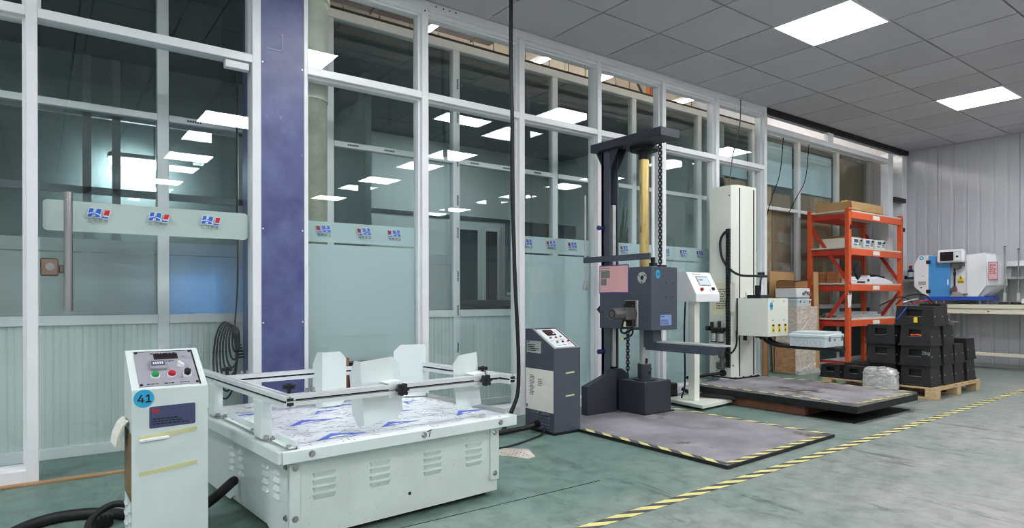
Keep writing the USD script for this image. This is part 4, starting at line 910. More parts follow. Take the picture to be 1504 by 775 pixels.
j2 = thing('junction_box', 'grey plastic box lying directly on the upper wrapped carton', 'box', (7.19, 4.075, .787)); junction_box(j2, .31, .25, .10)
j3 = thing('junction_box', 'white control box with sockets, topmost on the carton stack', 'box', (7.17, 4.075, .8885))
obj('case', bx(-.16, .14, -.135, .135, 0, .11, .008), 'frame_white', j3)
obj('socket', [cyl((x, -.135, .055+.012*math.sin(x*40)), (x, -.150, .055+.012*math.sin(x*40)), .018, 12) for x in (-.02, .03, .08, .12)], 'ink_grey', j3)
ctn = thing('carton', 'small brown carton on top of the white socket box', 'carton', (7.16, 4.075, .999)); obj('carton', bx(-.15, .12, -.12, .12, 0, .09, .003), 'cardboard_dark', ctn); obj('flap', [R(bx(-.16, .2, -.13, -.10, .09, .094), -5, (0, 1, 0)), bx(-.14, .3, .0, .1, .0905, .096)], 'black_matte', ctn)
def leaning(name_label, x0, x1, y, h, lean, mat='cardboard'):
    t = thing('cardboard_sheet', name_label, 'cardboard', (x0, y, 0))
    obj('sheet', R(bx(0, x1-x0, 0, .02, 0, h, .002), -lean, (1, 0, 0)), mat, t); obj('edge_tape', R(bx(x1-x0-.012, x1-x0-.004, -.002, .0, 0, h), -lean, (1, 0, 0)), 'leaf', t); return t
leaning('wide cardboard sheet leaning behind the wrapped cartons', 7.06, 7.62, 4.245, 1.21, 3)
leaning('narrow cardboard sheet standing between the cartons and the rack', 7.495, 7.61, 3.975, 1.20, 1.0)
leaning('cardboard strip standing behind the ivory tower by the white post', 6.10, 6.185, 3.79, .62, 0, 'cardboard_dark')

# ---------------------------------------------------------------- orange pallet rack and its load
RX0, RX1, RY0, RY1 = 7.66, 9.12, 3.66, 4.17
rk = thing('storage_rack', 'orange steel storage rack with four shelves in front of the alcove', 'rack', (RX0, RY0, 0))
LX, LY = RX1-RX0, RY1-RY0
for x in (0, LX-.06):
    for y in (0, LY-.05):
        up_ = obj('upright', [bx(x, x+.06, y, y+.05, .004, 1.957, .003)], 'orange', rk)
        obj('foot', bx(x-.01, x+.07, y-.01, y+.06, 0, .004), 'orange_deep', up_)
        if y == 0: obj('slot_holes', [bx(x+.012+(.026 if j % 2 else 0), x+.022+(.026 if j % 2 else 0), -.0012, .001, z, z+.022) for j, z in enumerate(np.arange(.1, 1.9, .032))], 'orange_deep', up_, kind='stuff')
SH = (1.91, 1.475, 1.048, .622)
for k, z in enumerate(SH):
    bm = obj('beam', bx(.06, LX-.06, -.004, .034, z-.078, z, .003), 'orange', rk); obj('shelf_label', bx(.60, .78, -.0055, -.004, z-.062, z-.012), 'paper', bm)
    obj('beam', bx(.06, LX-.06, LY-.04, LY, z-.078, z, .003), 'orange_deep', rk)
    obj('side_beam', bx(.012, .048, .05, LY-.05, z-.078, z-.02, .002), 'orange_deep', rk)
    obj('shelf_board', bx(.005, LX-.005, .0, LY, z, z+.018, .002), 'shelf_board', rk)
for x in (.024, LX-.032):
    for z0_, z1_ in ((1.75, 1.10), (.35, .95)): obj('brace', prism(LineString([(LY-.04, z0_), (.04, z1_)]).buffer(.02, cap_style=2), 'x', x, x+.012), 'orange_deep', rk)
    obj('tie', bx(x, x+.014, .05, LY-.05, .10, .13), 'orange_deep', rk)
obj('clip', [bx(LX-.005, LX+.02, -.02, .02, 1.75, 1.80, .003), bx(.02, .045, -.012, 0, 1.70, 1.75, .003)], 'black', rk)
t = thing('hanging_tag', 'white plastic bag tag hanging on the rack upright', 'tag', (RX0-.004, RY0-.004, .80)); obj('sheet', R(bx(-.035, .035, -.008, -.001, -.02, .14, .003), 6, (0, 1, 0)), 'paper', t); obj('sheet', R(bx(-.05, .0, -.014, -.009, -.025, .12, .002), -5, (0, 1, 0)), 'paper', t); obj('loop', bx(-.012, .012, -.016, -.006, .12, .175, .003), 'ink', t)
def on_rack(name_, label, c_, x, y, k, group=None): return thing(name_, label, c_, (RX0+x, RY0+y, SH[k]+.0185), group=group)
t = on_rack('cardboard_tray', 'shallow brown cardboard tray on the top of the rack', 'tray', .40, .24, 0)
obj('tray', [bx(-.30, .52, -.22, .22, 0, .012), bx(-.30, .52, -.22, -.212, 0, .115, .002), bx(-.30, .52, .212, .22, 0, .115, .002), bx(-.30, -.292, -.22, .22, 0, .115, .002), bx(.512, .52, -.22, .22, 0, .115, .002)], 'cardboard', t); obj('flap', R(bx(-.1, .3, -.14, .14, .085, .10, .002), 4, (0, 1, 0)), 'cardboard_dark', t)
t = thing('paper_sheet', 'folded yellow paper sticking out of the cardboard tray', 'paper', (RX0+.30, RY0+.2, SH[0]+.122)); obj('sheet', prism(Polygon([(-.10, 0), (.08, 0), (.05, .06), (-.02, .05)]), 'y', -.02, .02), 'warn_yellow', t)
t = thing('clipboard', 'black flat pad lying on the cardboard tray', 'pad', (RX0+.45, RY0+.26, SH[0]+.122)); obj('board', bx(-.09, .11, -.08, .08, 0, .03, .005), 'black', t); obj('edge', bx(-.09, .11, -.083, -.08, .022, .03), 'ink_grey', t)
for k, x in enumerate((.26, .56, .87)):
    t = on_rack('bench_meter', ('first', 'second', 'third')[k]+' white bench meter from the front upright on the rack', 'meter', x, .03, 1)
    obj('case', bx(-.12, .13, 0, .40 if k == 0 else .30, .006, .118, .004), 'ivory', t); obj('front_panel', bx(-.112, .122, -.003, 0, .012, .112), 'box_grey', t)
    obj('display', bx(-.07, .02, -.005, -.003, .06, .098), 'label_blue', t); obj('key_block', [bx(.045+.025*i, .062+.025*i, -.006, -.003, .03+.022*j, .044+.022*j) for i in range(3) for j in range(3)], 'ink_grey', t); obj('connector', [cyl((-.08+.03*i, -.003, .033), (-.08+.03*i, -.010, .033), .009, 10) for i in range(3)], 'steel', t); obj('knob', cyl((.095, -.003, .088), (.095, -.016, .088), .013, 12), 'ink', t)
    obj('foot', [bx(xx-.01, xx+.01, .02, .05, 0, .006) for xx in (-.1, .11)], 'rubber', t)
t = thing('flat_box', 'flat brown box on top of the bench meters', 'box', (RX0+.30, RY0+.22, SH[1]+.137)); obj('box', bx(-.12, .25, -.10, .10, 0, .03, .003), 'cardboard_dark', t); obj('seam', bx(-.12, .25, -.102, -.10, .018, .021), 'timber', t)
for k in range(6):
    r_, c_ = divmod(k, 2)
    t = on_rack('timber_board', f'reddish timber board in the rack stack, {("lowest", "middle", "top")[r_]} row, {("front", "rear")[c_]} one', 'board', .10, .22+.17*c_, 2)
    t.GetAttribute('xformOp:translate').Set(Gf.Vec3d(RX0+.10, RY0+.22+.14*c_, SH[2]+.0185+r_*.046))
    obj('board', R(bx(-.07, .35-.03*r_, -.065, .065, 0, .045, .003), 2*r_-1), 'timber', t)
    obj('nail', [cyl((x, -.04, .045), (x, -.04, .0462), .004, 6) for x in (-.04, .2)], 'steel', t)
t = on_rack('white_plate_stack', 'small white plastic cover beside the timber boards', 'cover', .14, .07, 2); obj('cover', [bx(-.06, .12, -.05, .06, 0, .05, .01), bx(-.04, .09, -.04, .05, .05, .075, .01)], 'white_gloss', t); obj('slot', bx(-.02, .06, -.0515, -.05, .02, .026), 'ink_grey', t)
t = on_rack('display_unit', 'black tilted display unit leaning on the rack shelf', 'display', .37, .05, 2); obj('panel', R(bx(-.08, .06, -.01, .012, .075, .24, .004), -35, (0, 1, 0), (0, 0, .1)), 'black', t); obj('stand', [bx(-.10, .08, -.03, .06, 0, .02, .004)], 'black', t)
t = on_rack('white_device', 'white handheld instrument lying beside the black display', 'device', .57, .09, 2); obj('case', R(prism(Polygon([(-.1, 0), (.12, 0), (.13, .05), (.06, .10), (-.06, .08)]), 'y', -.05, .05), 10), 'white_gloss', t); obj('grip', R(bx(-.05, .05, -.052, -.05, .02, .05), 10), 'ink', t)
t = on_rack('white_device', 'long white and black scale head at the right of the rack shelf', 'device', .92, .10, 2); obj('case', prism(Polygon([(-.20, 0), (.32, 0), (.32, .02), (.12, .06), (-.14, .085), (-.20, .05)]), 'y', -.07, .08), 'white_gloss', t); obj('top', prism(Polygon([(-.14, .087), (.12, .062), (.13, .09), (-.12, .11)]), 'y', -.05, .06), 'black', t)
def extrusion(t_, x, y, z, s=.036, ln=1.0):
    sec = sbox(-s/2, -s/2, s/2, s/2).difference(union_all([affinity.rotate(Polygon([(-.006, s/2+.01), (.006, s/2+.01), (.006, s/2-.004), (.012, s/2-.012), (-.012, s/2-.012), (-.006, s/2-.004)]), a, origin=(0, 0)) for a in (0, 90, 180, 270)]))
    obj('bar', T(prism(sec, 'y', 0, ln*.42), x, y, z), 'alu', t_)
pos = [(.40, .06, .019), (.46, .05, .019), (.53, .07, .019), (.78, .035, .019), (.83, .04, .019), (.89, .03, .019), (.50, .08, .055), (.83, .05, .055)]
for k, (x, y, z) in enumerate(pos):
    t = on_rack('extrusion_bar', f'slotted aluminium bar on the lowest rack shelf, {("left", "right")[x > .7]} bundle, {("first", "second", "third", "fourth", "fifth", "sixth", "topmost left", "topmost right")[k]} bar', 'bar', x, y, 3)
    extrusion(t, 0, 0, z, .034, .9); obj('end_face', cyl((0, 0, z), (0, -.0012, z), .005, 10), 'ink', t)
t = on_rack('metal_parts', 'small bundle of metal fittings behind the rack brace', 'fittings', .10, .30, 3); obj('rod', [tube([(-.06, -.1, .02), (.04, .05, .05), (.09, .12, .02)], .008), cyl((-.05, .1, .012), (.2, .0, .012), .012, 8)], 'steel', t); obj('clip', bx(-.02, .04, -.04, .02, .0, .06, .006), 'galv', t)

# ---------------------------------------------------------------- pallet, crates
pt = thing('pallet', 'timber pallet carrying the black crates', 'pallet', (6.24, 2.24, 0))
PW, PD = 1.05, 1.0
for k in range(7): obj('deck_board', bx(k*.157, k*.157+.11, 0, PD, .088, .102, .002), 'pallet_wood', pt)
for y in (.0, .46, .91): obj('stringer', bx(0, PW, y, y+.09, .074, .088, .002), 'pallet_wood', pt)
for x in (0, .475, .95):
    for y in (.0, .46, .91): obj('block', bx(x, x+.10, y, y+.09, .014, .074, .003), 'pallet_wood', pt)
    obj('skid', bx(x, x+.10, 0, PD, 0, .014, .002), 'pallet_wood', pt)
def crate(t, ly, lx, h, mat='crate', solid_top=True):
    """a black weight bin wider at the foot, a grip window in its end face (normal -x)"""
    tp = .012
    def shell(grow):
        v = np.array([(-grow, -ly/2-grow, 0), (lx+grow, -ly/2-grow, 0), (lx+grow, ly/2+grow, 0), (-grow, ly/2+grow, 0), (tp-grow, -ly/2+tp-grow, h), (lx-tp+grow, -ly/2+tp-grow, h), (lx-tp+grow, ly/2-tp+grow, h), (tp-grow, ly/2-tp+grow, h)])
        return trimesh.Trimesh(v, trimesh.convex.convex_hull(v).faces if False else [(0, 2, 1), (0, 3, 2), (4, 5, 6), (4, 6, 7), (0, 1, 5), (0, 5, 4), (1, 2, 6), (1, 6, 5), (2, 3, 7), (2, 7, 6), (3, 0, 4), (3, 4, 7)], process=False)
    body = shell(0)
    try: body = trimesh.boolean.difference([body, bx(-.05, .05, -ly*.2, ly*.2, h*.50, h*.86)], engine='manifold')
    except Exception: pass
    obj('body', body, mat, t); obj('grip_lip', bx(tp*.45-.004, tp*.45+.012, -ly*.2, ly*.2, h*.485, h*.505), 'ink_grey', t)
    obj('foot_rim', prism(sbox(-.006, -ly/2-.006, lx+.006, ly/2+.006), 'z', 0, .012), mat, t)
    obj('top_rim', prism(sbox(tp-.002, -ly/2+tp-.002, lx-tp+.002, ly/2-tp+.002), 'z', h, h+.006), mat, t)
    obj('rivet', [cyl((x, -ly/2+tp*.5+.003, h*.5), (x, -ly/2+tp*.5-.003, h*.5), .006, 8) for x in (lx*.15, lx*.85)], 'galv', t)
ZP, HC, LXc, LYc = .1025, .172, .24, .255
rows = ('bottom', 'middle', 'upper'); k = 0
def put_crate(label, x, y, z, mat='crate', ly=LYc, lx=LXc, h=HC, rz=0):
    t = thing('crate', label, 'crate', (x, y, z), rz); crate(t, ly, lx, h, mat); return t
for r_ in range(3): t = put_crate(f'black weight crate with grip facing left, {rows[r_]} one of the nearest column', 6.27, 2.42, ZP+r_*(HC+.0065), ('crate', 'crate_b', 'crate')[r_])
obj('chalk_mark', onface(meshkit.text_mesh('2kg', .028, .0008), (.0075, -.052, .105), (0, -1, 0), (.07, 0, 1)), 'frame_grey', stage.GetPrimAtPath('/World/crate_001'))
for r_ in range(3): put_crate(f'black weight crate, {rows[r_]} one of the second column behind the nearest', 6.30-.01*r_, 2.715, ZP+r_*(HC+.0065), ('crate_b', 'crate', 'crate_b')[r_])
for r_ in range(3): put_crate(f'black weight crate right of the nearest column, {rows[r_]} row', 6.53, 2.41, ZP+r_*(HC+.0065), ('crate', 'crate_b', 'crate')[r_])
for r_ in range(2): put_crate(f'black weight crate, {rows[r_]} of the third column along the pallet edge', 6.79, 2.41, ZP+r_*(HC+.0065), ('crate_b', 'crate')[r_])
for r_ in range(2): put_crate(f'tall black weight crate at the far right end, {rows[r_]} one', 7.055, 2.40, ZP+r_*(HC+.0265), ('crate', 'crate_b')[r_], lx=.22, h=HC+.02)
ZT = ZP+3*(HC+.0065)
t = put_crate('black crate lying on the top row with blue and yellow cable ends', 6.30, 2.44, ZT, 'crate', .33, .20, .17, -4)
t = put_crate('narrow black crate standing at the right of the top row', 6.525, 2.40, ZT, 'crate_b', .2, .13, .19, -8)
t = thing('cable_bundle', 'tangle of black and coloured cables on the topmost crates', 'cables', (6.35, 2.45, ZT+.178))
obj('cable', tube([(-.10, .12, .01), (-.04, .05, .09), (.06, -.05, .10), (.12, -.12, .01)], .007), 'rubber', t); obj('cable', tube([(-.12, .25, .0), (-.08, .15, .06), (.0, .1, .08), (.05, .02, .02)], .006), 'rubber', t); obj('cable', tube([(-.05, .0, .02), (.02, -.08, .05), (.08, -.1, .02)], .006), 'btn_red', t); obj('cable', tube([(.0, .1, .03), (.05, .0, .06), (.10, .05, .01)], .006), 'galv', t)
obj('cable', tube([(-.045, .05, -.01), (-.075, .08, -.07), (-.08, .12, -.12)], .005), 'blue_base', t); obj('connector', bx(-.085, -.065, -.05, -.02, -.15, -.10, .004), 'warn_yellow', t)
t = thing('cable_bundle', 'thin metal rods lying across the right end of the crates', 'rods', (6.72, 2.36, ZT)); obj('rod', cyl((0, .0, .03), (.30, -.02, .02), .006, 6), 'steel', t); obj('rod', cyl((-.045, .04, .17), (.14, -.02, .02), .006, 6), 'steel', t)
t = thing('orange_cable', 'orange cable lying in a crate grip', 'cable', (6.30, 2.42, ZP+2*(HC+.0065)+HC*.515)); obj('cable', [tube([(-.006, .04, .004), (-.008, -.01, .012), (-.004, -.045, .006), (-.002, -.05, .04)], .008)], 'orange', t); obj('plug', bx(-.012, .008, .025, .045, 0, .018, .004), 'orange', t)
for k, (y, z, lab) in enumerate(((2.865, 0, 'small black crate next to the foil bundle on the pallet'), (3.09, 0, 'small black crate at the far left of the pallet'))):
    t = thing('crate', lab, 'crate', (6.27, y+.09, ZP)); crate(t, .2, .16, .12, 'crate_b')
for k in range(3):
    t = thing('steel_block', f'black grooved plate on the small crates, {("front", "middle", "rear")[k]} one', 'plate', (6.50+.09*k, 3.02, ZP)); obj('plate', bx(-.035, .035, -.14, .12, 0, .14, .004), 'crate', t); obj('groove', [bx(-.02, .02, -.1+.06*i, -.07+.06*i, .14, .146) for i in range(3)], 'ink', t)
fb = thing('foil_bundle', 'silver foil-wrapped bundle between the small crates and the crate stack', 'bundle', (6.16, 2.66, .0))
m_ = trimesh.creation.icosphere(4, 1.0); v = m_.vertices; v = np.sign(v)*np.abs(v)**.45; v = v*np.array([.06, .145, .13])
n_ = meshkit.fbm(v*26, 3, 3)-.5; rd = meshkit.noise(v*np.array([30, 30, 70]), 8)-.5; v = v*(1+.14*n_[:, None]+.10*rd[:, None]); v[:, 2] = np.maximum(v[:, 2], -.125)+.127
obj('bundle', trimesh.Trimesh(v, m_.faces, process=False), 'foil', fb, smooth=False); obj('strap', bx(-.072, .07, -.012, .012, .255, .262), 'foil', fb)

# ---------------------------------------------------------------- bench, wall shelf and impact tester
bn = thing('workbench', 'long cream workbench along the grey end wall', 'workbench', (9.1, 3.27, 0))
obj('worktop', bx(0, .62, -5.2, 0, .755, .805, .003), 'bench_cream', bn); obj('apron', bx(.012, .04, -5.2, -.01, .69, .752, .002), 'bench_cream', bn); obj('wood_patch', bx(-.0015, 0, -.13, -.002, .762, .80), 'wood_edge', bn)
for y in (-.08, -1.7, -3.3, -5.1): obj('leg', bx(.05, .10, y, y+.05, 0, .69, .002), 'frame_grey', bn); obj('leg', bx(.54, .59, y, y+.05, 0, .755, .002), 'frame_grey', bn)
obj('foot_rail', bx(.2, .24, -5.2, -.3, .175, .215, .003), 'bench_cream', bn)
obj('screw', [cyl((.012, y, z), (.006, y, z), .008, 8) for y, z in ((-.55, .72), (-.95, .735))], 'ink', bn)
ws = thing('wall_shelf', 'two-tier white shelf fixed to the end wall behind the impact tester', 'shelf', (9.46, 3.80, 0))
obj('lower_board', bx(0, .29, -3.5, 0, 1.112, 1.135, .002), 'frame_grey', ws); obj('upper_board', bx(.1, .29, -3.5, -.85, 1.27, 1.335, .002), 'frame_white', ws)
for y in (-.12, -1.6, -3.2): obj('bracket', [bx(.26, .285, y, y+.03, .85, 1.112), prism(LineString([(.03, 1.105), (.16, 1.08), (.25, .98), (.27, .88)]).buffer(.01), 'y', y, y+.03)], 'frame_grey', ws)
obj('upright', [bx(.2, .23, y, y+.04, 1.135, 1.27) for y in (-1.15, -2.3, -3.3)], 'frame_white', ws); obj('wall_upright', bx(.27, .29, -.30, -.26, .0, 1.112), 'alu_dull', ws)
t = thing('bottle', 'dark blue bottle with red cap on the wall shelf', 'bottle', (9.53, 3.73, 1.1355)); obj('body', lathe([(0, 0), (.034, 0), (.036, .01), (.036, .115), (.03, .13), (.016, .14), (.016, .15), (0, .15)], 18), 'navy', t, smooth=40); obj('cap', lathe([(0, .148), (.02, .148), (.02, .185), (0, .187)], 14), 'btn_red', t, smooth=40); obj('label', cyl((0, 0, .03), (0, 0, .10), .0366, 18), 'box_grey', t)
t = thing('spool', 'small black block on the wall shelf left of the bottle', 'block', (9.53, 3.785, 1.1355)); obj('block', bx(-.03, .03, -.012, .012, 0, .045, .004), 'black', t); obj('lid', bx(-.028, .028, -.01, .01, .045, .05), 'ink_grey', t)
it = thing('impact_tester', 'white and blue pendulum impact tester with tilting screen on the bench', 'impact tester', (9.15, 0, .8052))
zb = .0918-.0052
def yz(*pts): return Polygon([(y, z-.8052) for y, z in pts])
OUT = yz((3.475, 1.425), (3.535, 1.32), (3.538, 1.035), (3.405, .905), (2.84, .90), (2.748, 1.03), (2.765, 1.415))
obj('housing', [prism(OUT, 'x', .06, .36)], 'white_gloss', it)
obj('left_cheek', prism(yz((3.478, 1.43), (3.54, 1.315), (3.54, 1.035), (3.405, .90), (3.375, .90), (3.375, 1.43)), 'x', 0, .36), 'white_gloss', it)
obj('right_cheek', prism(yz((2.95, 1.41), (2.762, 1.43), (2.748, 1.04), (2.84, .90), (2.95, .90)), 'x', -.0, .36), 'white_gloss', it)
obj('side_cover', prism(yz((2.762, 1.41), (2.665, 1.40), (2.64, 1.09), (2.64, 1.04), (2.79, .905), (2.84, .905), (2.75, 1.04)), 'x', .03, .36), 'frame_white', it)
obj('side_slope', prism(yz((2.7485, 1.035), (2.642, 1.035), (2.792, .9), (2.838, .9)), 'x', .025, .03), 'frame_grey', it)
dd = obj('door', prism(yz((3.372, 1.418), (3.372, .90), (3.132, .90), (3.132, 1.40)), 'x', .008, .02), 'blue_door', it, 'blue tinted safety door'); obj('handle', bx(.0, .008, 3.15, 3.165, .24, .31, .002), 'frame_white', dd)
for z in (.535, .16): obj('hinge', bx(-.006, .008, 3.352, 3.40, z-.022, z+.022, .004), 'ink', dd)
obj('base_plate', bx(-.01, .37, 2.73, 3.41, .048, .092, .004), 'blue_base', it)
for y in (2.83, 3.3):
    for x in (.05, .3): obj('levelling_foot', [cyl((x, y, 0), (x, y, .012), .022, 14), cyl((x, y, .012), (x, y, .05), .008, 10)], 'steel', it)
sc = obj('screen_head', bx(-.06, .02, 2.965, 3.262, 1.312-.8052+.01, 1.485-.8052, .022), 'white_gloss', it, 'white screen head'); obj('screen', bx(-.062, -.059, 3.075, 3.222, 1.345-.8052, 1.455-.8052, .001), 'screen_dark', sc); obj('dial_knob', [cyl((-.059, 3.035, .59), (-.068, 3.035, .59), .012, 12)], 'ink', sc); obj('bezel', prism(sbox(3.0, .54, 3.07, .65).difference(sbox(3.003, .543, 3.067, .647)), 'x', -.061, -.0595), 'frame_grey', sc)
obj('pivot', [cyl((-.03, 3.06, .475), (.06, 3.06, .475), .038, 18), bx(-.02, .06, 2.99, 3.12, .47, .52, .006)], 'motor_grey', it)
obj('pendulum', [cyl((.0, 3.083, .48), (.0, 3.083, .21), .011, 12), cyl((.0, 3.083, .36), (.0, 3.083, .40), .014, 12)], 'ink', it)
obj('hammer', [cyl((.0, 3.083, .155), (.0, 3.083, .20), .028, 14)], 'btn_red', it); obj('hammer_cap', [cyl((.0, 3.083, .20), (.0, 3.083, .22), .022, 14), bx(-.03, .03, 3.06, 3.13, .16, .2, .004)], 'motor_grey', it); obj('anvil', [prism(Polygon([(2.98, .092), (3.13, .092), (3.10, .15), (3.05, .155), (2.99, .125)]), 'x', -.02, .05)], 'alu_dull', it)
obj('release_lever', cyl((-.01, 3.03, .12), (-.01, 2.94, .125), .008, 8), 'steel', it)
wl_ = obj('warning_label', frame_mesh(plate2(Polygon([(-.036, -.035), (.036, -.035), (0, .035)])), (.0575, 3.035, .335), (0, -1, 0), (0, 0, 1), (-1, 0, 0)), 'warn_yellow', it, 'yellow warning triangle'); obj('warning_label', frame_mesh(plate2(sbox(-.036, -.075, .036, -.04)), (.0575, 3.035, .335), (0, -1, 0), (0, 0, 1), (-1, 0, 0)), 'warn_yellow', it, 'yellow warning text plate'); obj('print', [frame_mesh(bx(-.005, .005, -.018, .012, .0015, .002), (.0575, 3.035, .33), (0, -1, 0), (0, 0, 1), (-1, 0, 0)), frame_mesh(dashes(.06, .028, 2, 70), (.0558, 3.066, .293), (0, -1, 0), (0, 0, 1), (-1, 0, 0))], 'ink', wl_)
nt = obj('notice_sheet', R(bx(-.045, -.042, 2.625, 2.722, 1.10-.8052, 1.312-.8052), 0), 'paper_purple', it, 'pink notice in a purple frame'); obj('notice_face', bx(-.046, -.045, 2.63, 2.717, 1.108-.8052, 1.304-.8052), 'paper_pink', nt); obj('print', [frame_mesh(dashes(.06, .12, 5, 71, .0006), (-.0462, 2.705, .48), (0, -1, 0), (0, 0, 1), (-1, 0, 0))], 'rust', nt); obj('notice_bracket', bx(-.042, .03, 2.66, 2.68, .36, .40), 'frame_grey', it)
ns = obj('number_sticker', frame_mesh(plate2(Point(0, 0).buffer(.025, 20)), (-.0003, 3.452, .59), (0, -1, 0), (0, 0, 1), (-1, 0, 0)), 'sticker_cyan', it, 'round blue number sticker'); obj('number', frame_mesh(dashes(.022, .026, 1, 72, .0006, .9), (-.002, 3.463, .603), (0, -1, 0), (0, 0, 1), (-1, 0, 0)), 'frame_white', ns)
obj('maker_plate', bx(-.002, 0, 3.40, 3.49, .245, .29), 'frame_grey', it); obj('key_switch', cyl((0, 3.455, .21), (-.008, 3.455, .21), .009, 12), 'ink', it); obj('print', frame_mesh(dashes(.04, .01, 1, 73), (-.0003, 3.455, .365), (0, -1, 0), (0, 0, 1), (-1, 0, 0)), 'ink_green', it)
for k, (x, y, ht, lab) in enumerate(((9.32, 2.617, .69, 'tall grey rod stand on the bench right of the impact tester'), (9.30, 2.478, .65, 'thin pale rod stand on the bench at the picture edge'))):
    t = thing('rod_stand', lab, 'stand', (x, y, .8052)); obj('base', bx(-.06, .06, -.05, .05, 0, .025, .004), 'ink', t); obj('rod', cyl((0, 0, .025), (0, 0, ht), .011 if k == 0 else .008, 12), 'steel', t, smooth=40); obj('collar', bx(-.016, .016, -.016, .016, .03, .14, .004), 'galv', t); obj('cap', cyl((0, 0, ht), (0, 0, ht+.012), .014, 10), 'motor_grey', t)
t = thing('clamp_block', 'small dark clamp between the two rod stands', 'clamp', (9.3, 2.55, .8052)); obj('block', bx(-.03, .03, -.02, .018, 0, .03, .005), 'ink', t); obj('screw', cyl((-.03, 0, .02), (-.05, 0, .02), .012, 10), 'steel', t)
t = thing('white_device', 'white bench device cut by the right edge of the picture', 'device', (9.22, 2.295, .8052)); obj('case', prism(Polygon([(.12, .015), (-.2, .015), (-.2, .115), (.03, .115), (.115, .06)]), 'x', -.06, .2), 'white_gloss', t); obj('display', bx(-.062, -.06, -.1, .02, .065, .095), 'ink', t); obj('foot', [bx(-.03, .0, y, y+.03, 0, .016) for y in (-.15, .06)], 'rubber', t)
t = thing('white_device', 'white unit hung on the wall above the shelf at the picture edge', 'device', (9.60, 2.40, 1.336)); obj('case', bx(0, .14, -.2, .085, 0, .12, .01), 'white_gloss', t); obj('slot', bx(-.0015, 0, -.05, .04, .03, .04), 'ink_grey', t)

# ---------------------------------------------------------------- loose cables, small floor things
def cable(label, pts, r=.008, name_='cable', mat='rubber', n=8):
    t = thing(name_, label, 'cable'); obj('sheath', tube(pts, r, n), mat, t, smooth=60); return t
t = cable('thick black cable hanging from the ceiling down to the floor', [(2.558, 3.455, 2.925), (2.56, 3.46, 2.472), (2.571, 3.461, 2.102), (2.579, 3.469, 1.825), (2.583, 3.469, 1.501), (2.59, 3.469, 1.27), (2.597, 3.469, 1.039), (2.622, 3.469, 0.622), (2.629, 3.469, 0.391), (2.618, 3.469, 0.234), (2.562, 3.464, 0.123), (2.47, 3.43, 0.014)], .0130)
obj('sheath', tube([(2.578, 3.475, 2.102), (2.581, 3.483, 1.825), (2.585, 3.483, 1.501), (2.595, 3.483, 1.27), (2.613, 3.483, 1.039), (2.632, 3.483, 0.622), (2.636, 3.483, 0.391), (2.627, 3.48, 0.234), (2.581, 3.478, 0.123), (2.5, 3.46, 0.012)], .010), 'rubber', t)
cable('black cable running from the charcoal cabinet along the floor', [(2.628, 3.295, .055), (2.56, 3.32, .035), (2.4, 3.36, .02), (2.2, 3.36, .02), (1.95, 3.34, .06)], .017)
cable('thin black cable curling on the floor by the charcoal cabinet', [(2.655, 3.22, .05), (2.62, 3.2, .012), (2.5, 3.15, .007), (2.3, 3.08, .007), (2.15, 3.07, .007), (1.9, 3.2, .007)], .006)
cable('black cable between the white cabinet and the vibration table', [(.655, 2.84, .13), (.64, 2.83, .125), (.57, 2.81, .08), (.50, 2.79, .05), (.45, 2.765, .05), (.41, 2.758, .05)], .020)
cable('thick black cable looping across the floor at bottom left', [(.36, 2.76, .05), (.33, 2.9, .022), (.22, 3.06, .022), (.08, 3.12, .022), (-.04, 3.07, .022), (-.12, 2.92, .022), (-.16, 2.6, .022)], .022)
cable('second black cable looping beside the white cabinet foot', [(.30, 2.76, .06), (.29, 2.86, .08), (.24, 2.89, .10), (.18, 2.86, .09), (.14, 2.8, .06), (.16, 2.72, .03), (.2, 2.66, .02)], .013)
t = thing('power_plug', 'black power plug on the floor behind the white cabinet', 'plug', (.20, 2.96, 0)); obj('plug', bx(-.04, .03, -.03, .03, 0, .05, .01), 'black', t); obj('ridge', [bx(-.03+.015*k, -.024+.015*k, -.031, .031, .01, .052) for k in range(4)], 'rubber', t)
t = thing('cable_coil', 'coil of black cables hanging behind the glass door', 'cable coil', (.965, 4.20, .70)); q = random.Random(3)
for k in range(7):
    a = .05+.018*k; obj('cable', tube([(a*.42*math.cos(s)-.02*k*.4+.0, .01*k-.05, a*1.5*math.sin(s)-a*1.2) for s in np.linspace(0, 2*math.pi, 13)]+[(a*.42, .01*k-.05, -a*1.1)], .006, 6, sub=4), 'rubber', t)
obj('cable', tube([(.0, -.02, .0), (.02, -.02, .35), (.015, -.02, 1.0), (.02, -.02, 1.6)], .005, 6), 'rubber', t)
cable('thin grey wire from the ceiling to the top of the tower', [(5.72, 3.82, 2.90), (5.73, 3.815, 2.87), (5.68, 3.80, 2.6), (5.5, 3.75, 2.3), (5.30, 3.66, 1.94)], .005, 'wire', 'motor_grey', 6)
cable('thin dark wire hanging in the alcove from the header', [(6.75, 3.945, 2.74), (6.76, 4.0, 2.3), (6.77, 4.1, 2.05), (6.8, 4.2, 1.75), (6.82, 4.25, 1.2)], .005, 'wire', 'ink', 6)
cable('second dark wire hanging in the alcove, nearer the rack', [(7.30, 3.945, 2.74), (7.31, 4.0, 2.3), (7.30, 4.1, 2.1), (7.28, 4.2, 1.9)], .005, 'wire', 'ink', 6)
t = thing('floor_box', 'black power box with cables on the floor behind the pedestal', 'power box', (4.40, 3.62, 0)); obj('box', [bx(-.08, .06, -.03, .05, 0, .10, .006), bx(-.04, .06, -.03, .05, .10, .15, .006)], 'black', t); obj('cable', tube([(-.08, .0, .04), (-.2, .02, .02), (-.35, .0, .03), (-.46, -.02, .05)], .012), 'rubber', t); obj('cable', tube([(-.08, .02, .08), (-.18, .05, .12), (-.30, .06, .05), (-.44, .05, .03)], .012), 'rubber', t)
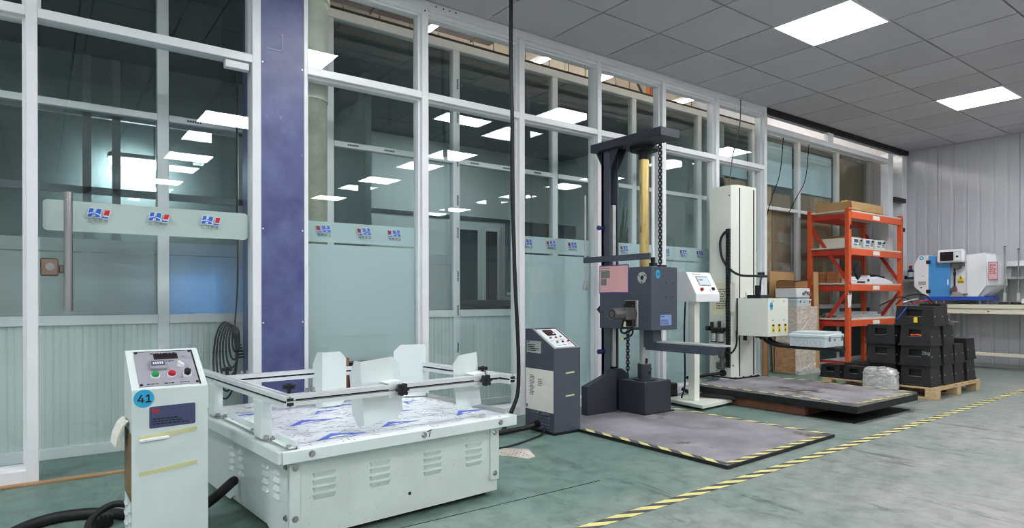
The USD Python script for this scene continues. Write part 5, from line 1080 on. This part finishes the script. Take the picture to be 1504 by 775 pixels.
cable('black armoured cable lying across the pedestal foot', [(4.48, 3.56, .10), (4.50, 3.45, .068), (4.54, 3.3, .066), (4.575, 3.15, .066), (4.57, 3.10, .05)], .016)
t = thing('floor_mat', 'small pale perforated plate on the floor beside the table', 'mat', (2.15, 2.9, 0)); obj('plate', prism(Polygon([(-.10, .12), (.02, -.12), (.08, -.11), (.16, .05), (.06, .16)]), 'z', 0, .004), 'wrap', t); obj('hole', [cyl((-.02+.03*i, -.05+.03*j, .004), (-.02+.03*i, -.05+.03*j, .0045), .006, 8) for i in range(4) for j in range(5)], 'ink_grey', t)
t = thing('red_case', 'dark red case with black lid standing against the frosted glass', 'case', (1.72, 3.70, 0)); obj('body', bx(-.19, .19, -.09, .09, .01, .46, .008), 'red_case', t); obj('lid', bx(-.20, .20, -.10, .10, .46, .50, .008), 'black', t); obj('latch', bx(-.03, .03, -.096, -.088, .42, .49, .003), 'steel', t)
t = thing('timber_offcut', 'brown timber offcut standing beside the red case', 'board', (1.475, 3.74, 0)); obj('board', R(bx(-.02, .02, -.03, .03, 0, .53, .003), 2, (0, 1, 0)), 'cardboard_dark', t); obj('edge', R(bx(.02, .022, -.03, .03, 0, .53), 2, (0, 1, 0)), 'timber', t)
# inside the offices
pt_ = thing('potted_plant', 'spiky potted plant behind the glass by the drop tester', 'plant', (5.15, 4.95, 0)); q = random.Random(12)
obj('pot', lathe([(0, .6), (.11, .6), (.15, .92), (.16, .94), (.14, .94), (.0, .9)], 20), 'clay', pt_, smooth=40); obj('stand', [bx(-.16, .16, -.16, .16, 0, .6, .01)], 'office_white', pt_)
def leaf_blade(az, ln, bend, w):
    ms = []; p0 = np.array([0, 0, .9]); up_ = np.array([0, 0, 1.]); out_ = np.array([math.cos(az), math.sin(az), 0]); sd = np.cross(out_, up_); P = []
    for s in np.linspace(0, 1, 7): P.append(p0+up_*ln*(s-.35*bend*s*s)+out_*ln*bend*s*s*.8+out_*.03)
    P = np.array(P); wd = w*np.sin(np.linspace(.25, math.pi, 7))+.0005; a = P-sd*wd[:, None]; b = P+sd*wd[:, None]; c = P+up_*.0+out_*.004
    v = np.vstack([a, b, c]); f = []
    for k in range(6): f += [(k, k+1, 14+k), (k+1, 15+k, 14+k), (14+k, 15+k, 7+k), (15+k, 8+k, 7+k), (k, 7+k, k+1), (k+1, 7+k, 8+k)]
    return trimesh.Trimesh(v, f, process=False)
for k in range(26): obj('leaf', leaf_blade(q.uniform(0, 6.28), q.uniform(.6, 1.15), q.uniform(.05, .75), q.uniform(.012, .022)), 'leaf', pt_)
dk = thing('desk', 'dark-topped office desk behind the clear glazed bay', 'desk', (3.2, 5.2, 0)); obj('top', bx(-.7, .9, -.6, .4, .83, .87, .004), 'black_matte', dk); obj('panel', bx(-.68, .88, -.55, -.52, 0, .83), 'teal_dark', dk)
for x in (-.66, .82): obj('leg', bx(x, x+.05, .3, .35, 0, .83), 'ink', dk)
t = thing('printer', 'black desk telephone set on the office desk', 'telephone', (2.95, 4.95, .8705)); obj('body', prism(Polygon([(-.14, 0), (.14, 0), (.12, .05), (-.12, .09)]), 'y', -.1, .1), 'black', t); obj('handset', tube([(-.12, -.06, .10), (-.05, -.06, .125), (.05, -.06, .12), (.10, -.06, .09)], .022, 8), 'black', t)
t = thing('file_tray', 'pale stack of filing trays at the right of the office desk', 'tray', (3.85, 4.95, .8705)); obj('tray', bx(-.2, .2, -.12, .12, 0, .035, .004), 'frame_grey', t); obj('tray', bx(-.16, .2, -.12, .12, .045, .075, .004), 'ivory', t); obj('tray', bx(-.10, .18, -.12, .12, .085, .115, .004), 'frame_grey', t); obj('post', [bx(x, x+.01, .1, .11, 0, .11) for x in (-.09, .17)], 'ink', t)
t = thing('monitor', 'bright blue lit screen glowing behind the frosted film beside the blue column', 'monitor', (.84, 4.56, 0))
obj('cabinet', bx(-.24, .16, .0, .30, 0, .74, .006), 'teal_wall', t); obj('foot', bx(-.12, .06, .05, .22, .74, .755, .003), 'ink', t); obj('neck', bx(-.05, -.01, .10, .13, .755, .9, .003), 'ink', t)
obj('housing', bx(-.18, .14, .05, .09, .80, 1.06, .006), 'ink', t); obj('screen', bx(-.17, .13, .046, .05, .81, 1.05), 'screen_blue', t)
t = thing('cabinet', 'tall grey cabinet behind the door glass beside the lit screen', 'cabinet', (.15, 5.6, 0)); obj('body', bx(-.45, .35, 0, .4, 0, 1.15, .004), 'teal_wall', t); obj('door', bx(-.44, -.055, -.012, 0, .03, 1.12, .003), 'frame_grey', t); obj('door', bx(-.045, .34, -.012, 0, .03, 1.12, .003), 'frame_grey', t)
t = thing('office_panel', 'dark display wall inside the office behind the charcoal cabinet', 'panel', (5.6, 6.7, 0)); obj('screen', bx(-.7, .5, 0, .06, .4, 1.9, .004), 'dark_glass', t); obj('base', bx(-.6, .4, -.1, .2, 0, .4, .01), 'teal_dark', t)
for k, (x, y) in enumerate(((-3.0, 5.6), (3.9, 6.2), (6.9, 6.2))):
    t = thing('ceiling_light', f'office ceiling light behind the glass, {("far left behind the partition", "over the desk", "in the right-hand office")[k]}', 'ceiling light', (x, y, 2.932)); obj('frame', bx(-.31, .31, -.16, .16, -.006, .0, .002), 'frame_white', t); obj('diffuser', bx(-.29, .29, -.14, .14, -.010, -.005), 'office_glow', t)
